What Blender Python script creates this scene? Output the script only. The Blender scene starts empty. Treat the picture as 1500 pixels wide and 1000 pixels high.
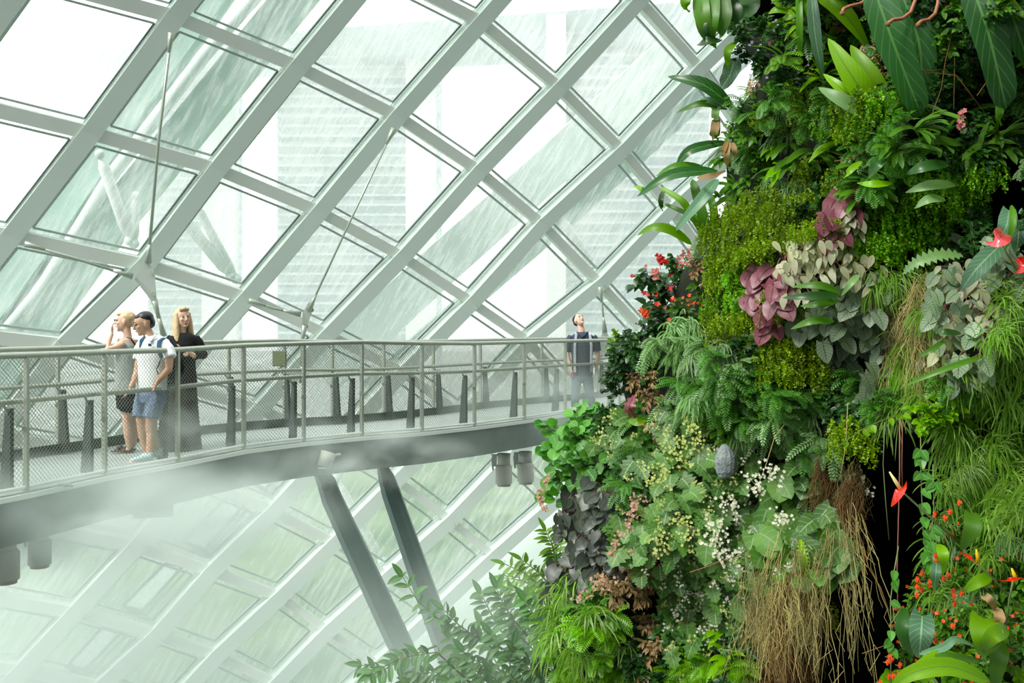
import bpy, math, random
import numpy as np
from mathutils import Vector, Matrix
random.seed(7)
R=random.random
def U(a,b): return a+(b-a)*random.random()
sc=bpy.context.scene
col=bpy.data.collections.new('scene'); sc.collection.children.link(col)
CAMH=1.5; F=1500.0; HY=476.0
def P(px,py,D): return Vector(((px-750)/F*D, D, CAMH+(HY-py)/F*D))
def proj(v): return (750+v[0]/v[1]*F, HY-(v[2]-CAMH)/v[1]*F)

# ------------------------------------------------------------ mesh builder
class MB:
    def __init__(s): s.v=[]; s.f=[]; s.m=[]; s.uv=[]
    def add(s,vs,fs,m=0,uvs=None):
        o=len(s.v); s.v+= [tuple(v) for v in vs]
        s.uv+= uvs if uvs else [(0.5,0.5)]*len(vs)
        for f in fs: s.f.append(tuple(i+o for i in f)); s.m.append(m)
        return s
    def tube(s,pts,rad,n=6,m=0,cap=True,up=None,flat=1.0):
        pts=[Vector(p) for p in pts]
        if not isinstance(rad,(list,tuple)): rad=[rad]*len(pts)
        vs=[];N=len(pts); prev=None
        for i,p in enumerate(pts):
            t=(pts[min(i+1,N-1)]-pts[max(i-1,0)])
            if t.length<1e-9: t=Vector((0,0,1))
            t.normalize()
            if prev is None:
                u=Vector(up) if up is not None else (Vector((0,0,1)) if abs(t.z)<.9 else Vector((1,0,0)))
                a=t.cross(u).normalized()
            else:
                a=prev-t*prev.dot(t)
                a=a.normalized() if a.length>1e-6 else t.orthogonal().normalized()
            prev=a; b=t.cross(a)
            r=rad[i]
            ra,rb=(r if isinstance(r,tuple) else (r,r*flat))
            for k in range(n):
                an=2*math.pi*(k+.5)/n
                vs.append(p+a*(ra*math.cos(an))+b*(rb*math.sin(an)))
        fs=[]
        for i in range(N-1):
            for k in range(n):
                fs.append((i*n+k,i*n+(k+1)%n,(i+1)*n+(k+1)%n,(i+1)*n+k))
        if cap:
            fs.append(tuple(range(n-1,-1,-1))); fs.append(tuple((N-1)*n+k for k in range(n)))
        return s.add(vs,fs,m)
    def beam(s,a,b,w,h,up,m=0):
        """box from a to b, w across, h along 'up'"""
        a=Vector(a);b=Vector(b);t=(b-a).normalized();up=Vector(up)
        sd=t.cross(up).normalized(); u=sd.cross(t).normalized()
        vs=[]
        for p in (a,b):
            for x,y in ((-1,-1),(1,-1),(1,1),(-1,1)): vs.append(p+sd*(x*w/2)+u*(y*h/2))
        return s.add(vs,[(3,2,1,0),(4,5,6,7),(0,1,5,4),(1,2,6,5),(2,3,7,6),(3,0,4,7)],m)
    def box(s,c,sx,sy,sz,rz=0,m=0):
        c=Vector(c);ca,sa=math.cos(rz),math.sin(rz);vs=[]
        for z in(-1,1):
            for x,y in((-1,-1),(1,-1),(1,1),(-1,1)):
                X=x*sx/2;Y=y*sy/2
                vs.append(c+Vector((X*ca-Y*sa,X*sa+Y*ca,z*sz/2)))
        return s.add(vs,[(3,2,1,0),(4,5,6,7),(0,1,5,4),(1,2,6,5),(2,3,7,6),(3,0,4,7)],m)
    def cyl(s,c,r,h,n=16,m=0,r2=None,axis=(0,0,1)):
        c=Vector(c);ax=Vector(axis).normalized()
        return s.tube([c,c+ax*h],[r,r if r2 is None else r2],n,m)
    def ball(s,c,r,m=0,n=10,k=7,rot=None):
        c=Vector(c); r=r if isinstance(r,tuple) else (r,r,r); vs=[];fs=[]
        M=rot or Matrix.Identity(3)
        for j in range(1,k):
            ph=math.pi*j/k
            for i in range(n):
                th=2*math.pi*i/n
                vs.append(c+M@Vector((r[0]*math.sin(ph)*math.cos(th),r[1]*math.sin(ph)*math.sin(th),r[2]*math.cos(ph))))
        vs.append(c+M@Vector((0,0,r[2]))); vs.append(c+M@Vector((0,0,-r[2])))
        T=len(vs)-2;B=T+1
        for j in range(k-2):
            for i in range(n):
                fs.append((j*n+i,(j+1)*n+i,(j+1)*n+(i+1)%n,j*n+(i+1)%n))
        for i in range(n):
            fs.append((T,i,(i+1)%n)); fs.append((B,(k-2)*n+(i+1)%n,(k-2)*n+i))
        return s.add(vs,fs,m)
    def build(s,name,mats,parent=None,smooth=False,loc=None):
        me=bpy.data.meshes.new(name)
        me.from_pydata(s.v,[],s.f)
        if not isinstance(mats,(list,tuple)): mats=[mats]
        for m in mats: me.materials.append(m)
        me.polygons.foreach_set('material_index',s.m)
        if smooth: me.polygons.foreach_set('use_smooth',[True]*len(s.f))
        ul=me.uv_layers.new(name='UVMap')
        li=np.empty(len(me.loops),dtype=np.int32); me.loops.foreach_get('vertex_index',li)
        ul.data.foreach_set('uv',np.array(s.uv,dtype=np.float32)[li].ravel())
        me.update()
        o=bpy.data.objects.new(name,me); col.objects.link(o)
        if parent is not None: o.parent=parent
        if loc is not None: o.location=loc
        return o
def empty(name,loc=(0,0,0)):
    o=bpy.data.objects.new(name,None); col.objects.link(o); o.location=loc; o.empty_display_size=.1; return o
def tag(o,label=None,cat=None,group=None,kind=None):
    if label:o['label']=label
    if cat:o['category']=cat
    if group:o['group']=group
    if kind:o['kind']=kind
    return o
def struct(o): o['kind']='structure'; return o

# ------------------------------------------------------------ materials
def newmat(name):
    m=bpy.data.materials.new(name); m.use_nodes=True; nt=m.node_tree
    for n in list(nt.nodes): nt.nodes.remove(n)
    out=nt.nodes.new('ShaderNodeOutputMaterial'); return m,nt,out
def N(nt,t,**kw):
    n=nt.nodes.new(t)
    for k,v in kw.items():
        if k in n.inputs.keys() if hasattr(n.inputs,'keys') else False: n.inputs[k].default_value=v
        else: setattr(n,k,v)
    return n
def c4(c): return (c[0],c[1],c[2],1)
def pmat(name,c,rough=.5,metal=0,var=.08,scale=6,bump=0.0,bscale=60,spec=.5):
    m,nt,out=newmat(name); L=nt.links.new
    b=nt.nodes.new('ShaderNodeBsdfPrincipled'); b.inputs['Roughness'].default_value=rough; b.inputs['Metallic'].default_value=metal
    b.inputs['Specular IOR Level'].default_value=spec
    tc=nt.nodes.new('ShaderNodeTexCoord'); no=nt.nodes.new('ShaderNodeTexNoise'); no.inputs['Scale'].default_value=scale
    no.inputs['Detail'].default_value=4
    L(tc.outputs['Object'],no.inputs['Vector'])
    mx=nt.nodes.new('ShaderNodeMix'); mx.data_type='RGBA'
    mx.inputs[6].default_value=c4([x*(1-var*2) for x in c]); mx.inputs[7].default_value=c4([min(1,x*(1+var*2)) for x in c])
    L(no.outputs['Fac'],mx.inputs[0]); L(mx.outputs[2],b.inputs['Base Color'])
    if bump>0:
        n2=nt.nodes.new('ShaderNodeTexNoise'); n2.inputs['Scale'].default_value=bscale; L(tc.outputs['Object'],n2.inputs['Vector'])
        bp=nt.nodes.new('ShaderNodeBump'); bp.inputs['Strength'].default_value=bump; bp.inputs['Distance'].default_value=.02
        L(n2.outputs['Fac'],bp.inputs['Height']); L(bp.outputs[0],b.inputs['Normal'])
    L(b.outputs[0],out.inputs[0]); return m
STEEL=pmat('painted_steel',(.66,.78,.70),.45,var=.03,scale=.7)
STEEL2=pmat('painted_steel_light',(.74,.82,.74),.45,var=.03,scale=.7)
FRAME=pmat('pane_frame',(.50,.57,.54),.3,.2,var=.03)
SEAL=pmat('dark_seal',(.10,.14,.13),.5)
ROD=pmat('stainless_rod',(.40,.46,.38),.35,.4)
ARCH=pmat('arch_paint',(.44,.60,.54),.6,var=.06,scale=.5)
ARCHP=pmat('arch_pale',(.62,.72,.69),.6,var=.04,scale=.5)
WHITE=pmat('white_paint',(.8,.85,.83),.4,var=.02)
RAIL=pmat('rail_steel',(.36,.40,.33),.35,.45,var=.1,scale=20)
WIRE=pmat('wire_steel',(.30,.34,.28),.4,.4,var=.1)
FIN=pmat('dark_fin',(.045,.065,.055),.45,.2,var=.2,scale=15)
DECK=pmat('deck_grating',(.30,.35,.32),.6,var=.15,scale=20,bump=.3)
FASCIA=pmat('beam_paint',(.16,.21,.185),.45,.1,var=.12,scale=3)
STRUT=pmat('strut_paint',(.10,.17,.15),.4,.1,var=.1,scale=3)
LAMP=pmat('lamp_housing',(.5,.54,.46),.5,var=.05)
DARKG=pmat('dark_grey',(.05,.06,.055),.5)
ROCK=pmat('shade_dark_rock',(.010,.014,.007),.8,var=.45,scale=5,bump=.6,bscale=14,spec=.1)  # near-black base colour carries the shade of the cave and plant gaps
STONE=pmat('grey_stone',(.17,.20,.20),.8,var=.3,scale=40,bump=.5,bscale=80)

def glass_mat():
    m,nt,out=newmat('wet_glass'); L=nt.links.new
    g=nt.nodes.new('ShaderNodeNewGeometry')
    def dot(v):
        n=nt.nodes.new('ShaderNodeVectorMath'); n.operation='DOT_PRODUCT'; n.inputs[1].default_value=v; L(g.outputs['Position'],n.inputs[0]); return n.outputs['Value']
    al=dot((.50,.0,.86)); ac=dot((.86,0,-.50))
    def comb(sa,sc_):
        cx=nt.nodes.new('ShaderNodeCombineXYZ')
        m1=nt.nodes.new('ShaderNodeMath'); m1.operation='MULTIPLY'; m1.inputs[1].default_value=sa; L(al,m1.inputs[0])
        m2=nt.nodes.new('ShaderNodeMath'); m2.operation='MULTIPLY'; m2.inputs[1].default_value=sc_; L(ac,m2.inputs[0])
        L(m1.outputs[0],cx.inputs[0]); L(m2.outputs[0],cx.inputs[1]); return cx.outputs[0]
    n1=nt.nodes.new('ShaderNodeTexNoise'); n1.inputs['Scale'].default_value=1; n1.inputs['Detail'].default_value=5; n1.inputs['Roughness'].default_value=.65
    L(comb(1.1,9.0),n1.inputs['Vector'])
    n2=nt.nodes.new('ShaderNodeTexNoise'); n2.inputs['Scale'].default_value=.35; n2.inputs['Detail'].default_value=2; L(comb(1,1),n2.inputs['Vector'])
    r1=nt.nodes.new('ShaderNodeMapRange'); r1.inputs[1].default_value=.46; r1.inputs[2].default_value=.72; r1.inputs[3].default_value=0; r1.inputs[4].default_value=1
    ad=nt.nodes.new('ShaderNodeMath'); ad.operation='MULTIPLY_ADD'; ad.inputs[1].default_value=.45; L(n2.outputs['Fac'],ad.inputs[0])
    mm=nt.nodes.new('ShaderNodeMath'); mm.operation='MULTIPLY'; mm.inputs[1].default_value=.62; L(n1.outputs['Fac'],mm.inputs[0]); L(mm.outputs[0],ad.inputs[2])
    L(ad.outputs[0],r1.inputs[0])
    r2=nt.nodes.new('ShaderNodeMapRange'); r2.inputs[3].default_value=GL0; r2.inputs[4].default_value=GL1; L(r1.outputs[0],r2.inputs[0])
    tr=nt.nodes.new('ShaderNodeBsdfTransparent'); tr.inputs[0].default_value=(.955,.99,.975,1)
    tl=nt.nodes.new('ShaderNodeBsdfTranslucent'); tl.inputs[0].default_value=(1,1,1,1)
    gl=nt.nodes.new('ShaderNodeBsdfGlossy'); gl.inputs['Roughness'].default_value=.05
    mx=nt.nodes.new('ShaderNodeMixShader'); L(r2.outputs[0],mx.inputs[0]); L(tr.outputs[0],mx.inputs[1]); L(tl.outputs[0],mx.inputs[2])
    m2=nt.nodes.new('ShaderNodeMixShader'); m2.inputs[0].default_value=.05; L(mx.outputs[0],m2.inputs[1]); L(gl.outputs[0],m2.inputs[2])
    L(m2.outputs[0],out.inputs[0]); return m
GL0,GL1=.10,.66
GLASS=glass_mat()
def frost(name,c,tf):
    m,nt,out=newmat(name); L=nt.links.new
    tl=nt.nodes.new('ShaderNodeBsdfTranslucent'); tl.inputs[0].default_value=c4(c); df=nt.nodes.new('ShaderNodeBsdfDiffuse'); df.inputs[0].default_value=c4(c)
    no=nt.nodes.new('ShaderNodeTexNoise'); no.inputs['Scale'].default_value=.8
    mr=nt.nodes.new('ShaderNodeMapRange'); mr.inputs[3].default_value=tf-.08; mr.inputs[4].default_value=tf+.08; L(no.outputs['Fac'],mr.inputs[0])
    mx=nt.nodes.new('ShaderNodeMixShader'); L(mr.outputs[0],mx.inputs[0]); L(df.outputs[0],mx.inputs[1]); L(tl.outputs[0],mx.inputs[2]); L(mx.outputs[0],out.inputs[0]); return m
FROST=frost('frosted_panel',(.95,.99,.97),.85)

# ------------------------------------------------------------ camera, world, sun
cam=bpy.data.cameras.new('camera'); cam.lens=36; cam.sensor_width=36; cam.sensor_fit='HORIZONTAL'
cam.shift_y=-(500-HY)/1500.0; cam.clip_end=2000
co=bpy.data.objects.new('camera',cam); col.objects.link(co); co.location=(0,0,CAMH); co.rotation_euler=(math.pi/2,0,0); sc.camera=co
w=bpy.data.worlds.new('overcast_sky'); sc.world=w; w.use_nodes=True; nt=w.node_tree
for n in list(nt.nodes): nt.nodes.remove(n)
L=nt.links.new
wo=nt.nodes.new('ShaderNodeOutputWorld'); bg=nt.nodes.new('ShaderNodeBackground'); tc=nt.nodes.new('ShaderNodeTexCoord')
# overcast sky, brightest in front and upper left, dim towards the inside of the mountain behind the viewer
dp=nt.nodes.new('ShaderNodeVectorMath'); dp.operation='DOT_PRODUCT'; L(tc.outputs['Generated'],dp.inputs[0]); dp.inputs[1].default_value=Vector((-.50,.55,.68)).normalized()
mr=nt.nodes.new('ShaderNodeMapRange'); mr.interpolation_type='SMOOTHSTEP'; mr.inputs[1].default_value=-.3; mr.inputs[2].default_value=.45; mr.inputs[3].default_value=.24; mr.inputs[4].default_value=1.8
L(dp.outputs['Value'],mr.inputs[0]); bg.inputs['Color'].default_value=(.955,1,.975,1); L(mr.outputs[0],bg.inputs['Strength']); L(bg.outputs[0],wo.inputs[0])
sun=bpy.data.lights.new('sun','SUN'); sun.energy=3.2; sun.angle=math.radians(14); sun.color=(1,.98,.92)
so=bpy.data.objects.new('sun',sun); col.objects.link(so)
so.rotation_euler=Vector((-.62,-.55,.85)).to_track_quat('Z','Y').to_euler()   # light arrives from upper left behind the viewer
vs=sc.view_settings; vs.view_transform='Standard'; vs.look='None'; vs.exposure=0.25; vs.gamma=1; vs.use_curve_mapping=False
sc.cycles.volume_bounces=2; sc.cycles.transparent_max_bounces=16; sc.cycles.max_bounces=8
sc.cycles.volume_step_rate=1.0; sc.cycles.volume_max_steps=128

# ------------------------------------------------------------ dome grid
OBS={(0,0):(257,25),(0,1):(437,98),(0,2):(583,170),(0,3):(702,250),(0,4):(795,328),(0,5):(880,415),
(-1,2):(705,32),(-1,3):(820,128),(-1,4):(912,220),(-1,5):(985,305),(-2,3):(937,0),(-2,4):(1026,100),
(1,0):(133,195),(1,1):(318,248),(1,2):(468,310),(1,3):(590,376),(1,4):(692,443),(1,5):(775,500),
(2,0):(17,346),(2,1):(213,388),(2,2):(362,436),(2,3):(480,490),(2,4):(590,545),(3,1):(95,505),(3,2):(250,560),(3,3):(380,600),
(3,4):(492,650),(4,4):(400,749),(5,4):(310,837),(6,4):(230,930),(4,3):(285,700),(5,3):(200,800),(6,3):(110,897),
(4,5):(490,795),(5,5):(410,874),(6,5):(318,960),(3,6):(660,762),(4,6):(568,844),(5,6):(480,924),(3,7):(723,814),(-1,1):(555,-45),(-2,2):(825,-105)}
def basis(i,j): return [1,i,j,i*i,i*j,j*j,i**3,i*i*j,i*j*j,j**3]
A=np.array([basis(i,j) for i,j in OBS]); B=np.array([OBS[k] for k in OBS]); COEF=np.linalg.lstsq(A,B,rcond=None)[0]
def gpx(i,j):
    q=np.array(basis(i,j))@COEF
    if (i,j) in OBS: o=OBS[(i,j)]; return o
    # keep the surface continuous: add the mean residual of observed neighbours
    res=[];
    for a in(-1,0,1):
        for b in(-1,0,1):
            if (i+a,j+b) in OBS:
                res.append(np.array(OBS[(i+a,j+b)])-np.array(basis(i+a,j+b))@COEF)
    if res: q=q+np.mean(res,axis=0)*.6
    return (float(q[0]),float(q[1]))
def hit(px,py,off=0.0):
    """point where the line of sight meets the dome shell (or a shell 'off' metres further out)"""
    t=26.0
    for _ in range(30):
        X=(px-750)/F*t; Z=CAMH+(HY-py)/F*t
        t=.5*t+.5*((28+off-.10*(Z+2)-.012*(Z+2)**2)+.45*X)
    return P(px,py,t)
IR=range(-3,9); JR=range(-3,8)
G={(i,j):hit(*gpx(i,j)) for i in IR for j in JR}
def gn(i,j):
    a=G.get((i-1,j),G[(i,j)])-G.get((i+1,j),G[(i,j)]); b=G.get((i,j-1),G[(i,j)])-G.get((i,j+1),G[(i,j)])
    n=a.cross(b).normalized()
    return n if n.y<0 else -n      # towards the viewer
tn=0
def seg_ok(a,b):
    pa,pb=proj(G[a]),proj(G[b])
    return max(pa[0],pb[0])>-120 and min(pa[0],pb[0])<1160 and max(pa[1],pb[1])>-120 and min(pa[1],pb[1])<1120
for j in JR:                                    # steep members, one continuous beam each
    mb=MB(); ks=[i for i in IR]
    for i in ks[:-1]:
        if seg_ok((i,j),(i+1,j)):
            n=(gn(i,j)+gn(i+1,j)).normalized()
            mb.beam(G[(i,j)]-n*.12,G[(i+1,j)]-n*.12,.40-.008*j,.46,n)
            mb.beam(G[(i,j)]-n*.42,G[(i+1,j)]-n*.42,.46-.012*j,.08,n)
    if mb.v: tn+=1; struct(mb.build('trim_%d'%tn,[STEEL,SEAL]))
for i in IR:                                    # shallow members
    mb=MB()
    for j in list(JR)[:-1]:
        if seg_ok((i,j),(i,j+1)):
            n=(gn(i,j)+gn(i,j+1)).normalized(); d=(G[(i,j+1)]-G[(i,j)]).normalized()
            mb.beam(G[(i,j)]-n*.14+d*.12,G[(i,j+1)]-n*.14-d*.12,.31-.016*(j+1),.40-.02*(j+1),n)
    if mb.v: tn+=1; struct(mb.build('trim_%d'%tn,[STEEL2]))
wn=0
VENTS=[(3,3),(4,3),(5,3)]
for i in list(IR)[:-1]:
    for j in list(JR)[:-1]:
        a,b,c,d=(i,j),(i,j+1),(i+1,j+1),(i+1,j)
        if not(seg_ok(a,c) and seg_ok(b,d)): continue
        n=(gn(*a)+gn(*c)).normalized(); wn+=1
        cs=[G[k]-n*.30 for k in(a,b,c,d)]; cen=sum(cs,Vector())/4
        mb=MB(); mb.add(cs,[(0,1,2,3)])
        o=struct(mb.build('window_%d'%wn,GLASS))
        fr=MB(); ins=[]
        for k in range(4):
            p=cs[k]; e1=(cs[(k+1)%4]-p).normalized(); e2=(cs[(k-1)%4]-p).normalized()
            ins.append(p+(e1+e2)*.27+n*.03)
        for k in range(4): fr.beam(ins[k],ins[(k+1)%4],.05,.07,n)
        for k in (0,2):
            d_=(cen-(ins[k]+ins[(k+1)%4])/2).normalized()
        fr.beam(ins[1],ins[2],.018,.09,n,1)
        fr.build('window_frame',[FRAME,SEAL],o)
# opened vent flaps: white lit panels leaning outward in three lower panes
for q,(i,j) in enumerate([(4,3),(5,3),(6,3)]):
    a=(i,j)
for q,(c0,c1,c2,c3) in enumerate([((333,728),(358,739),(300,804),(268,793)),((243,824),(268,829),(209,894),(180,887)),((150,919),(180,923),(124,982),(97,976)),((380,700),(398,706),(388,716),(372,709))]):
    e=empty('vent_flap',hit(*c3)); mb=MB(); base=e.location
    pts=[hit(*c,.35)-base for c in (c0,c1,c2,c3)]; n=Vector((0.3,-.9,.2)).normalized()
    mb.add([p+n*.02 for p in pts]+[p-n*.03 for p in pts],[(0,1,2,3),(7,6,5,4),(0,4,5,1),(1,5,6,2),(2,6,7,3),(3,7,4,0)])
    mb.build('flap_panel',FROST,e)
    fr=MB()
    for k in range(4): fr.beam(pts[k]+n*.05,pts[(k+1)%4]+n*.05,.07,.10,n)
    for s_ in(.10,.22,.34): fr.beam(pts[3]+Vector((s_,0,-s_*.9)),pts[2]+Vector((s_,0,-s_*.9)),.05,.06,n); fr.beam(pts[2]+Vector((s_,0,-s_*.9)),pts[1]+Vector((s_,0,-s_*.9)),.05,.06,n)
    fr.build('flap_frame',FRAME,e)
    tag(e,['white open vent flap in the dome glass, the one nearest below the walkway beam','white open vent flap in the dome glass, middle one of the three','white open vent flap in the dome glass, lowest of the three','small white vent corner peeking right below the walkway beam edge'][q],'vent','open vent flaps low in the dome')
# ------------------------------------------------------------ cable rods with gusset plates inside the shell
def gusset(px,pts,off,label):
    e=empty('gusset_plate',hit(*px,off)); mb=MB(); q=[hit(*p,off)-e.location for p in pts]; n=len(q)
    mb.add(q+[p+Vector((0,.04,0)) for p in q],[tuple(range(n)),tuple(range(2*n-1,n-1,-1))]+[(k,k+n,(k+1)%n+n,(k+1)%n) for k in range(n)])
    mb.build('plate',STEEL2,e)
    for p in q[:3]: MB().cyl(p*.8+Vector((0,-.06,0)),.05,.05,10,axis=(0,1,0)).build('pin',ROD,e)
    tag(e,label,'steel plate')
def rod(pts,r,label,off=-.75):
    e=empty('tension_rod',hit(*pts[-1],off)); b=e.location
    q=[hit(*p,off)-b for p in pts]
    MB().tube(q,r,8).build('rod',ROD,e,True)
    for a,c in((q[0],q[1]),(q[-1],q[-2])):
        d=(c-a).normalized(); MB().tube([a,a+d*.25,a+d*.42],[.075,.05,r],8).build('fork_end',ROD,e,True)
    tag(e,label,'rod')
rod([(251,48),(232,210),(217,385)],.034,'long steel rod dropping from the upper left dome node to the gusset above the people')
gusset((213,390),[(217,380),(226,402),(229,440),(226,446),(197,409),(205,392)],-.72,'triangular steel gusset plate right above the three visitors')
rod([(226,440),(240,492)],.045,'short steel rod running from the gusset plate down behind the woman in black')
rod([(36,357),(115,380),(194,405)],.034,'thin steel rod sloping from the left dome node to the gusset above the people')
rod([(577,188),(510,330),(452,455)],.026,'long thin steel rod slanting down across the middle dome panes')
gusset((450,470),[(455,440),(459,450),(449,480),(443,480),(443,458)],-.7,'small steel gusset plate just above the bend of the handrail')
rod([(446,476),(443,500),(442,560)],.04,'short steel rod under the small gusset, behind the handrail bend')
rod([(364,440),(402,452),(440,460)],.03,'short sloping steel rod left of the small gusset plate')
rod([(879,420),(883,455),(886,486)],.03,'thin steel rod hanging behind the man looking up')
gusset((887,505),[(886,478),(902,520),(868,520)],-.7,'triangular steel plate to the right behind the man looking up')
# ------------------------------------------------------------ arches outside the glass
def arch(bandA,bandB,tubep,wa,wb,label,matA,matB,off=5):
    e=empty('steel_arch',hit(*bandA[0],off)); b=e.location
    for nm,pp,w_,mt in(('flange',bandA,wa,matA),('flange',bandB,wb,matB)):
        mb=MB(); q=[hit(*p,off)-b for p in pp]
        for k in range(len(q)-1): mb.beam(q[k],q[k+1]+(q[k+1]-q[k]).normalized()*.02,w_,.9,(0.2,-1,0))
        mb.build(nm,mt,e)
    if tubep: MB().tube([hit(*p,off-1)-b for p in tubep],.17,12).build('pipe',ARCHP,e,True)
    tag(e,label,'arch')
arch([(-120,590),(0,440),(100,300),(200,150),(310,0),(380,-100)],[(-40,600),(60,470),(165,325),(300,160),(430,0),(520,-110)],[(-20,520),(60,425),(165,255),(300,80),(370,0),(420,-60)],.75,.9,'pale green steel arch with pipe outside the glass at upper left',ARCH,ARCH)
arch([(470,550),(620,410),(800,250),(930,130),(1030,40),(1110,-40)],[(540,570),(690,437),(850,300),(960,200),(1100,70)],None,1.25,.6,'pale steel arch outside the glass crossing towards the plant wall',ARCHP,ARCH)
def vstrut(a,b,r,label,off=2.5):
    e=empty('arch_strut',hit(*b,off)); q=[hit(*a,off)-e.location,Vector()]
    MB().tube([q[0],q[0]*.85,q[0]*.15,q[1]],[.04,r,r,.04],10).build('tube',WHITE,e,True)
    MB().ball(q[1],.14).build('joint',ARCHP,e,True); MB().ball(q[0],.12).build('joint',ARCHP,e,True); tag(e,label,'strut','white struts propping the outer arch')
vstrut((146,226),(190,352),.14,'white tapered strut outside the glass, upper left, leaning to the long rod')
vstrut((199,287),(196,356),.12,'short white strut outside the glass beside the long rod')
vstrut((262,312),(338,404),.15,'white strut outside the glass above the woman in black, left one of the pair')
vstrut((285,296),(346,408),.12,'white strut outside the glass above the woman in black, right one of the pair')
vstrut((822,318),(868,388),.12,'white strut outside the glass above the man looking up')
vstrut((887,420),(930,478),.14,'white strut outside the glass beside the red flowers')
vstrut((492,700),(560,822),.12,'white strut low outside the glass between the two walkway legs')
# ------------------------------------------------------------ outside: towers, ground
def tower_mat(name,c1,c2,sc_):
    m,nt,out=newmat(name); L=nt.links.new
    g=nt.nodes.new('ShaderNodeNewGeometry'); sp=nt.nodes.new('ShaderNodeSeparateXYZ'); L(g.outputs['Position'],sp.inputs[0])
    m1=nt.nodes.new('ShaderNodeMath'); m1.operation='MULTIPLY'; m1.inputs[1].default_value=sc_; L(sp.outputs[2],m1.inputs[0])
    nz=nt.nodes.new('ShaderNodeTexNoise'); nz.inputs['Scale'].default_value=.09; L(g.outputs['Position'],nz.inputs['Vector'])
    ad=nt.nodes.new('ShaderNodeMath'); ad.operation='MULTIPLY_ADD'; ad.inputs[1].default_value=.35; L(nz.outputs['Fac'],ad.inputs[0])
    fr=nt.nodes.new('ShaderNodeMath'); fr.operation='FRACT'; L(m1.outputs[0],fr.inputs[0]); L(fr.outputs[0],ad.inputs[2])
    rr=nt.nodes.new('ShaderNodeMapRange'); rr.inputs[1].default_value=.45; rr.inputs[2].default_value=.8; L(ad.outputs[0],rr.inputs[0])
    mx=nt.nodes.new('ShaderNodeMix'); mx.data_type='RGBA'; mx.inputs[6].default_value=c4(c1); mx.inputs[7].default_value=c4(c2); L(rr.outputs[0],mx.inputs[0])
    b=nt.nodes.new('ShaderNodeBsdfPrincipled'); b.inputs['Roughness'].default_value=.6; L(mx.outputs[2],b.inputs['Base Color']); L(b.outputs[0],out.inputs[0]); return m
TOW=tower_mat('tower_glass',(.22,.36,.41),(.48,.60,.62),.27)
TOWP=pmat('tower_fin',(.80,.82,.78),.8,var=.02,scale=.01)
SLAB=pmat('tower_balcony',(.50,.58,.58),.8,var=.3,scale=.2)
def tower(x0,x1,y0,D,label,fin=None,split=None):
    e=empty('hotel_tower',P((x0+x1)/2,HY,D)+Vector((0,0,-12))); b=e.location
    mb=MB(); X0=(x0-750)/F*D;X1=(x1-750)/F*D; top=CAMH+(HY-y0)/F*D
    nfl=int((top+10)/2.5)
    mb.box(Vector(((X0+X1)/2,D+10,(top-10)/2))-b,X1-X0,18,top+10)
    for k in range(nfl):
        mb.box(Vector(((X0+X1)/2,D+.2,-8+k*2.5))-b,(X1-X0)*1.0,1.2,.55,m=1)
    mb.build('tower_block',[TOW,SLAB],e)
    if fin:
        f=MB()
        for a,c in fin: f.box(Vector((((a+c)/2-750)/F*D,D-1.5,(top-10)/2))-b,(c-a)/F*D,3,top+14)
        f.build('end_wall',TOWP,e)
    tag(e,label,'tower','hotel towers behind the dome')
tower(405,640,60,260,'hazy glass hotel tower with balcony bands, centre of the dome panes',[(596,640)])
tower(215,330,100,300,'hazy glass hotel tower behind the left dome panes, leftmost tower',[(300,350)])
tower(815,1040,40,230,'hazy glass hotel tower nearest the plant wall',[(800,828)])
mb=MB(); sk=[]
for t in np.linspace(0,1,20):
    px=112+t*1100; D=300-90*t; wd=(30 if t>.12 else 30*math.sqrt(max(t,.003)/.12)); sk.append((px,D,wd))
b0=P(112,100,300); vv=[];ff=[]
for px,D,wd in sk:
    c=P(px,96-70*((px-112)/1100),D); 
    for dy,dz in((-.3,3),(.3,3),(.5,1),(.25,-4.5),(-.25,-4.5),(-.5,1)): vv.append(c+Vector((0,wd*dy,dz*wd/30))-b0)
for k in range(len(sk)-1):
    for q in range(6): ff.append((k*6+q,k*6+(q+1)%6,(k+1)*6+(q+1)%6,(k+1)*6+q))
ff.append(tuple(range(6))); 
o=mb.add(vv,ff).build('sky_deck',pmat('sky_deck_skin',(.48,.60,.62),.6,var=.1,scale=.05),loc=b0,smooth=False)
tag(o,'long boat shaped roof deck lying across the hazy hotel towers','roof deck')
gm,gnt,gout=newmat('lawn'); gL=gnt.links.new
gb=gnt.nodes.new('ShaderNodeBsdfPrincipled'); gb.inputs['Roughness'].default_value=.9; gp=gnt.nodes.new('ShaderNodeNewGeometry'); gno=gnt.nodes.new('ShaderNodeTexNoise'); gno.inputs['Scale'].default_value=.12; gL(gp.outputs['Position'],gno.inputs['Vector'])
gr=gnt.nodes.new('ShaderNodeValToRGB'); gr.color_ramp.elements[0].position=.38; gr.color_ramp.elements[0].color=(.055,.13,.06,1); gr.color_ramp.elements[1].position=.62; gr.color_ramp.elements[1].color=(.15,.23,.12,1)
gL(gno.outputs['Fac'],gr.inputs[0]); gL(gr.outputs[0],gb.inputs['Base Color']); gL(gb.outputs[0],gout.inputs[0])
mb=MB(); mb.add([(-400,22,-11.2),(400,22,-11.2),(400,500,-11.2),(-400,500,-11.2)],[(0,1,2,3)])
struct(mb.build('ground',pmat('pale_paving',(.30,.35,.32),.9,var=.05,scale=.2)))
mb=MB(); mb.box((-10,72,-11.15),170,90,.1); tag(mb.build('lawn',gm),'green lawn seen through the lower dome panes','lawn',None,'stuff')
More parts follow.
